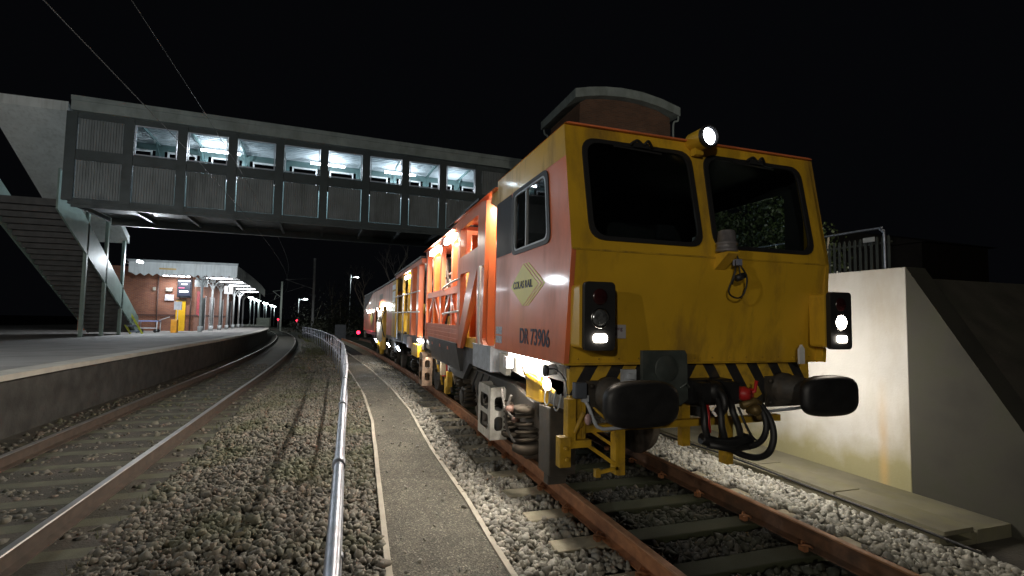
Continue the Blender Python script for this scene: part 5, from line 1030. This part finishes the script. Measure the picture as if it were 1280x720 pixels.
for a in (-11.0, -10.2):
    for b_ in (33.25, 33.75): d = MB(); d.lathe((a, b_-.02, pz(33)+.09), (0, 1, 0), [(0, .09), (.04, .09)], 14); d.build('wheel', RUBBER, tl)
tag((lambda d_: (d_.box(-9.9, -9.5, 35.2, 35.3, pz(35)+1.35, pz(35)+1.85), d_.tube([(-9.7, 35.25, pz(35)), (-9.7, 35.25, pz(35)+1.36)], .025, 8), d_.build('notice_board', mat('white_board', (.75, .75, .78), .5)))[-1])(MB()), 'white notice board on a thin post in front of the brick wall', 'notice board')
hv = thing('folded_ramp', (-10.2, 29, pz(29)), 'bright yellow portable ramp leaning under the stairs', 'ramp')
HV = mat('hivis_yellow', (.55, .62, .05), .5, var=.2)
for dx in (0, .5):
    d = MB(); d.bar((-10.9+dx, 29.2, 2.2), (-10.15+dx, 29.7, pz(29)+.02), .08, .08); d.build('ramp_rail', HV, hv)
d = MB()
for k in range(6): t_ = (k+.5)/6; d.bar((-10.9+.75*t_, 29.2+.5*t_, 2.2+(pz(29)-2.2)*t_), (-10.4+.75*t_, 29.2+.5*t_, 2.2+(pz(29)-2.2)*t_), .05, .09)
d.build('ramp_rung', mat('blue_grey_rung', (.2, .25, .35), .5), hv)

# added floodlight, unseen at right, put in to light tower and hedge
t_ = thing('added_floodlight', (12.6, 5.4, 1.8), 'added floodlight post, out of view, lighting the tower and hedge', 'lamp post')
d = MB(); d.tube([(12.6, 5.4, 1.8), (12.6, 5.4, 8)], .08, 10); d.build('pole', GREYP, t_)  # pole of the added floodlight
d = MB(); d.box(12.4, 12.8, 5.3, 5.5, 7.9, 8.15); d.build('lamp_head', GREYP, t_)  # head of the added floodlight
d = MB(); d.box(12.43, 12.77, 5.505, 5.52, 7.93, 8.12); d.build('lamp_lens', emit('added_floodlight_lit', (1, .9, .75), 15), t_)  # lens of the added floodlight
light('SPOT', (12.5, 5.7, 8), 480, (1, .92, .78), .12, aim=(-.05, 1, -.42), parent=t_, spot=R(105), blend=.5, name='added_spot_light')

# far platform lamps (copies)
proto = None
LAMPH = emit('far_lamp_lit', (.85, 1, .95), 26)
for k, (px_, Y_) in enumerate(((-.163, 84), (-.1565, 90), (-.150, 98), (-.1405, 108), (-.137, 113), (-.129, 124), (-.1236, 136))):
    X_ = px_*Y_; zb = .73+gz(Y_)
    lab = ['nearest far platform lamp post, just beyond the canopy end', 'second far platform lamp post beyond the canopy, close beside the first', 'third far platform lamp post beyond the canopy', 'fourth far platform lamp post beyond the canopy', 'fifth far platform lamp post beyond the canopy', 'sixth far platform lamp post, next to last towards the red signal', 'farthest platform lamp post, nearest the red signal'][k]
    if proto is None:
        proto = thing('platform_lamp', (0, 0, 0), lab, 'lamp post', 'lamp posts along the far platform'); proto['_org'] = (0, 0, 0)
        d = MB(); d.tube([(0, 0, -.6), (0, 0, 4.1)], .07, 8); po = d.build('pole', GREYP, proto)
        d = MB(); d.lathe((0, 0, 4.1), (0, 0, 1), [(0, .30), (.12, .34), (.2, .1)], 14); hd = d.build('lamp_head', LAMPH, proto); t_ = proto
    else:
        t_ = proto.copy(); COL.objects.link(t_); t_['label'] = lab
        for ch in (po, hd): c_ = ch.copy(); COL.objects.link(c_); c_.parent = t_
    t_.location = (X_, Y_, zb)
    if k % 2 == 0: light('POINT', (X_, Y_-.4, zb+3.9), 90, (.85, 1, .92), .2, name='platform_lamp_light')
d = MB(); d.box(-14.6, -12.6, 96, 98, -.6, .9); tag(d.build('platform_hut', mat('pale_hut', (.4, .42, .38), .6)), 'small pale hut at the far end of the platform', 'hut')
# lit lamp posts on the near platform (beside and behind the camera) that light the scene
for k, (X_, Y_, pw) in enumerate(((-14.5, -5.5, 1000), (-8.6, 9.5, 330), (-9.0, -12.5, 1650))):
    t_ = thing('platform_lamp', (X_, Y_, .73), ('platform lamp post standing well back on the wide platform left of the view', 'platform lamp post on the platform edge side nearest the footbridge', 'platform lamp post farthest behind the viewpoint')[k], 'lamp post'); t_['_org'] = (X_, Y_, .73)
    d = MB(); d.tube([(X_, Y_, .73), (X_, Y_, 5.4)], .06, 10); d.build('pole', GREYP, t_)
    d = MB(); d.lathe((X_, Y_, 5.4), (0, 0, 1), [(0, .18), (.1, .22), (.18, .1)], 16); d.build('lamp_head', emit('near_lamp_lit', (1, .95, .85), 20), t_)
    light('POINT', (X_+.3, Y_, 5.25), pw, ((1, .93, .80), (.80, .91, 1), (1, .93, .80))[k], .12, parent=t_, name='platform_lamp_light')

# ================================================================== overhead line, signals, street lamps
def mast(X_, Y_, h, label, arm=1):
    t_ = thing('overhead_line_mast', (X_, Y_, gz(Y_)-.2), label, 'mast', 'overhead line masts')
    z0 = gz(Y_)-.2; MM = mat('mast_steel', (.30, .31, .30), .6, var=.2)
    d_ = MB(); d_.box(X_-.12, X_+.12, Y_-.12, Y_-.10, z0, z0+h); d_.box(X_-.12, X_+.12, Y_+.10, Y_+.12, z0, z0+h); d_.box(X_-.01, X_+.01, Y_-.1, Y_+.1, z0, z0+h); d_.build('mast_column', MM, t_)
    d_ = MB(); xe = MC+mx(Y_); d_.tube([(X_, Y_, z0+5.4), (xe, Y_, z0+6.4)], .035, 8); d_.tube([(X_, Y_, z0+6.6), (xe, Y_, z0+6.4)], .03, 8); d_.tube([(X_-.8, Y_, z0+5.75), (xe+.2, Y_, z0+5.0)], .025, 8); d_.build('cantilever', MM, t_)
mast(-3.6, 62, 9.0, 'tall grey overhead line mast standing left of the fence end')
mast(-9.9, 88, 8, 'dim overhead line mast farther along behind the tallest mast')
mast(-17.5, 118, 8, 'faint overhead line mast farthest down the line by the red signal')
W_ = mat('wire', (.035, .035, .035), .5)
for z_, lab in ((4.75, 'lower overhead contact wire above the main line'), (5.75, 'upper overhead catenary wire above the main line')):
    d = MB(); pts = [(MC+mx(y_), y_, z_+gz(y_)+(0 if z_ < 5 else .5*((y_ % 50)/25-1)**2)) for y_ in list(np.arange(-4, 104, 4))]
    d.tube(pts, .006, 5); tag(d.build('overhead_wire', W_), lab, 'wire')
def signal(X_, Y_, z_, label, r_=.12):
    t_ = thing('railway_signal', (X_, Y_, gz(Y_)-.2), label, 'signal', 'red signals down the line')
    d_ = MB(); d_.tube([(X_, Y_, gz(Y_)-.2), (X_, Y_, z_)], .06, 8); d_.build('signal_post', GREYP, t_)
    d_ = MB(); d_.box(X_-.22, X_+.22, Y_-.02, Y_+.1, z_-.35, z_+.35); d_.build('signal_backboard', BLACKP, t_)
    d_ = MB(); d_.lathe((X_, Y_-.03, z_), (0, -1, 0), [(0, r_), (.04, r_*.8)], 16); d_.build('signal_lens', MATS.get('signal_red') or emit('signal_red', (1, .02, .05), 6), t_)
    light('POINT', (X_, Y_-.3, z_), 3, (1, .05, .1), .05, parent=t_)
signal(-.0845*95, 95, .55, 'brighter red signal at the right of the far tracks', .19)
signal(-.1165*110, 110, .55, 'smaller red signal by the end of the platform lamps', .16)
def street(X_, Y_, h, label, r_=.28):
    t_ = thing('street_lamp', (X_, Y_, 0), label, 'street lamp', 'street lamps beyond the railway')
    d_ = MB(); d_.tube([(X_, Y_, -1), (X_, Y_, h), (X_+.15, Y_, h+.25), (X_+.9, Y_, h+.35)], .05, 8); d_.build('pole', GREYP, t_)
    d_ = MB(); d_.lathe((X_+1.0, Y_, h+.30), (0, 0, 1), [(0, r_), (.15, r_*.8)], 14, 1.6, 1); d_.build('lamp_head', MATS['far_lamp_lit'], t_)
    light('POINT', (X_+.9, Y_-.2, h+.1), 350, (.9, 1, .92), .15, parent=t_)
street(.65, 92, 8.0, 'street lamp with short arm showing above the far end of the machine', .2)
street(-.083*85, 85, 3.7, 'distant street lamp in front of the dark trees left of the machine', .18)

# ================================================================== trees
BARK = mat('bark', (.32, .28, .22), .9, var=.3, bump=.3)
def bare_tree(X_, Y_, z0, h, seed, label, spread=.5, depth=5):
    rr = random.Random(seed); t_ = thing('bare_tree', (X_, Y_, z0), label, 'tree', 'leafless trees behind the machine')
    tk = MB(); br = MB()
    def grow(p, d_, L_, r_, lev):
        pts = [p]; q = p.copy(); dd = d_.copy()
        for i in range(3):
            dd = (dd+Vector((rr.gauss(0, .09), rr.gauss(0, .09), .05))).normalized(); q = q+dd*L_/3; pts.append(q.copy())
        (tk if lev == 0 else br).tube(pts, r_, 6 if lev < 2 else 4, cap=False, taper=[r_, r_*.85, r_*.7, r_*.55])
        if lev < depth:
            for k in range(rr.choice((2, 3, 3))):
                i_ = rr.choice((1, 2, 3)) if k else 3; nd = (dd+Vector((rr.gauss(0, spread), rr.gauss(0, spread), rr.uniform(0, .35)))).normalized(); grow(pts[i_], nd, L_*rr.uniform(.6, .82), r_*.52, lev+1)
    grow(Vector((X_, Y_, z0)), Vector((0, 0, 1)), h*.32, h*.016, 0)
    tk.build('trunk', BARK, t_); br.build('crown', BARK, t_)
bare_tree(4.4, 50, -.8, 13, 3, 'bare winter tree rising behind the machine under the footbridge', .42)
bare_tree(2.2, 58, -.8, 10, 11, 'smaller bare tree left of the tall bare tree behind the machine', .45)
bare_tree(-1.6, 75, -1, 10, 5, 'bare sapling beside the dark bushes by the distant lamp', .5, 4)
LEAF = mat('dark_leaves', (.035, .04, .02), .8, var=.5, scale=1.5)
def bush(X_, Y_, z0, rx, ry, rz_, seed, label, n=2600):
    rg = np.random.default_rng(seed); t_ = thing('bush', (X_, Y_, z0), label, 'bush', 'dark bushes beyond the tracks')
    cl = rg.normal(size=(16, 3)); cl /= np.linalg.norm(cl, axis=1)[:, None]; cl[:, 2] = np.abs(cl[:, 2]); cl *= rg.uniform(.35, .95, (16, 1))*np.array([rx, ry, rz_])
    c_ = cl[rg.integers(0, 16, n)]+rg.normal(size=(n, 3))*.22*np.array([rx, ry, rz_]); c_[:, 2] = np.abs(c_[:, 2]); c_ += np.array([X_, Y_, z0])
    a = rg.normal(size=(n, 3)); a /= np.linalg.norm(a, axis=1)[:, None]; b_ = np.cross(a, rg.normal(size=(n, 3))); b_ /= np.linalg.norm(b_, axis=1)[:, None]; s_ = rg.uniform(.06, .17, (n, 1))
    V = np.stack([c_-a*s_, c_+b_*s_*.6, c_+a*s_, c_-b_*s_*.6], 1).reshape(-1, 3); d_ = MB(); d_.add(V.tolist(), np.arange(4*n).reshape(-1, 4).tolist()); d_.build('foliage', LEAF, t_)
    d_ = MB()
    for k in range(5): d_.tube([(X_, Y_, z0-.2), (X_+cl[k, 0]*.5, Y_+cl[k, 1]*.5, z0+cl[k, 2]*.6), (X_+cl[k, 0], Y_+cl[k, 1], z0+cl[k, 2])], .05, 6)
    d_.build('stem', BARK, t_)
for k, a in enumerate(((-.5, 66, -1, 3.2, 2, 5.5), (3.4, 60, -1, 3, 2, 4.8), (-4.6, 82, -1.2, 4, 2.5, 6), (-2.6, 52, -.8, 1.6, 1.2, 1.4))):
    bush(*a, 30+k, ('dark bushy tree behind the distant street lamp', 'dark bush hidden partly by the rear of the machine', 'dark bush beside the tall overhead mast', 'low scrub at the far end of the tubular fence')[k])
HEDGE = mat('hedge_leaves', (.07, .10, .035), .35, var=.5, scale=3, spec=.8)
hd_ = thing('hedge', (13.2, 15, 2.2), 'tall ivy hedge growing behind the vertical bar fence', 'hedge')
n = 30000; rg = np.random.default_rng(5); c_ = np.stack([12.2+rg.normal(0, .35, n)+.3*np.abs(rg.normal(size=n)), rg.uniform(10.0, 24, n), rg.uniform(0, 1, n)], 1); hh_ = np.interp(c_[:, 1], [8, 10, 10.8, 12, 24], [1.2, 1.3, 2.6, 3.3, 3.0])*(1+.12*np.sin(c_[:, 1]*2.7)+.08*np.sin(c_[:, 1]*6.1)); c_[:, 2] = 2.2+c_[:, 2]**.8*hh_
a = rg.normal(size=(n, 3)); a[:, 0] *= .5; a /= np.linalg.norm(a, axis=1)[:, None]; b_ = np.cross(a, rg.normal(size=(n, 3))); b_ /= np.linalg.norm(b_, axis=1)[:, None]; s_ = rg.uniform(.03, .07, (n, 1))
V = np.stack([c_-a*s_, c_+b_*s_*.7, c_+a*s_, c_-b_*s_*.7], 1).reshape(-1, 3); d = MB(); d.add(V.tolist(), np.arange(4*n).reshape(-1, 4).tolist()); d.build('foliage', HEDGE, hd_)
d = MB()
for k in range(22): d.tube([(12.4, 10.2+.62*k, 2.1), (12.35+random.uniform(-.2, .2), 10.2+.62*k+random.uniform(-.2, .2), 4)], .03, 5)
d.build('stem', BARK, hd_)
# dark cars/things beyond: low relay cabinet
d = MB(); d.box(-.9, .1, 50, 50.6, -.8, .75); tag(d.build('relay_cabinet', mat('cabinet_grey', (.07, .075, .08), .5), bevel=.03), 'dark lineside cabinet beyond the fence end', 'cabinet')

for o in bpy.data.objects:
    if '_org' in o: del o['_org']
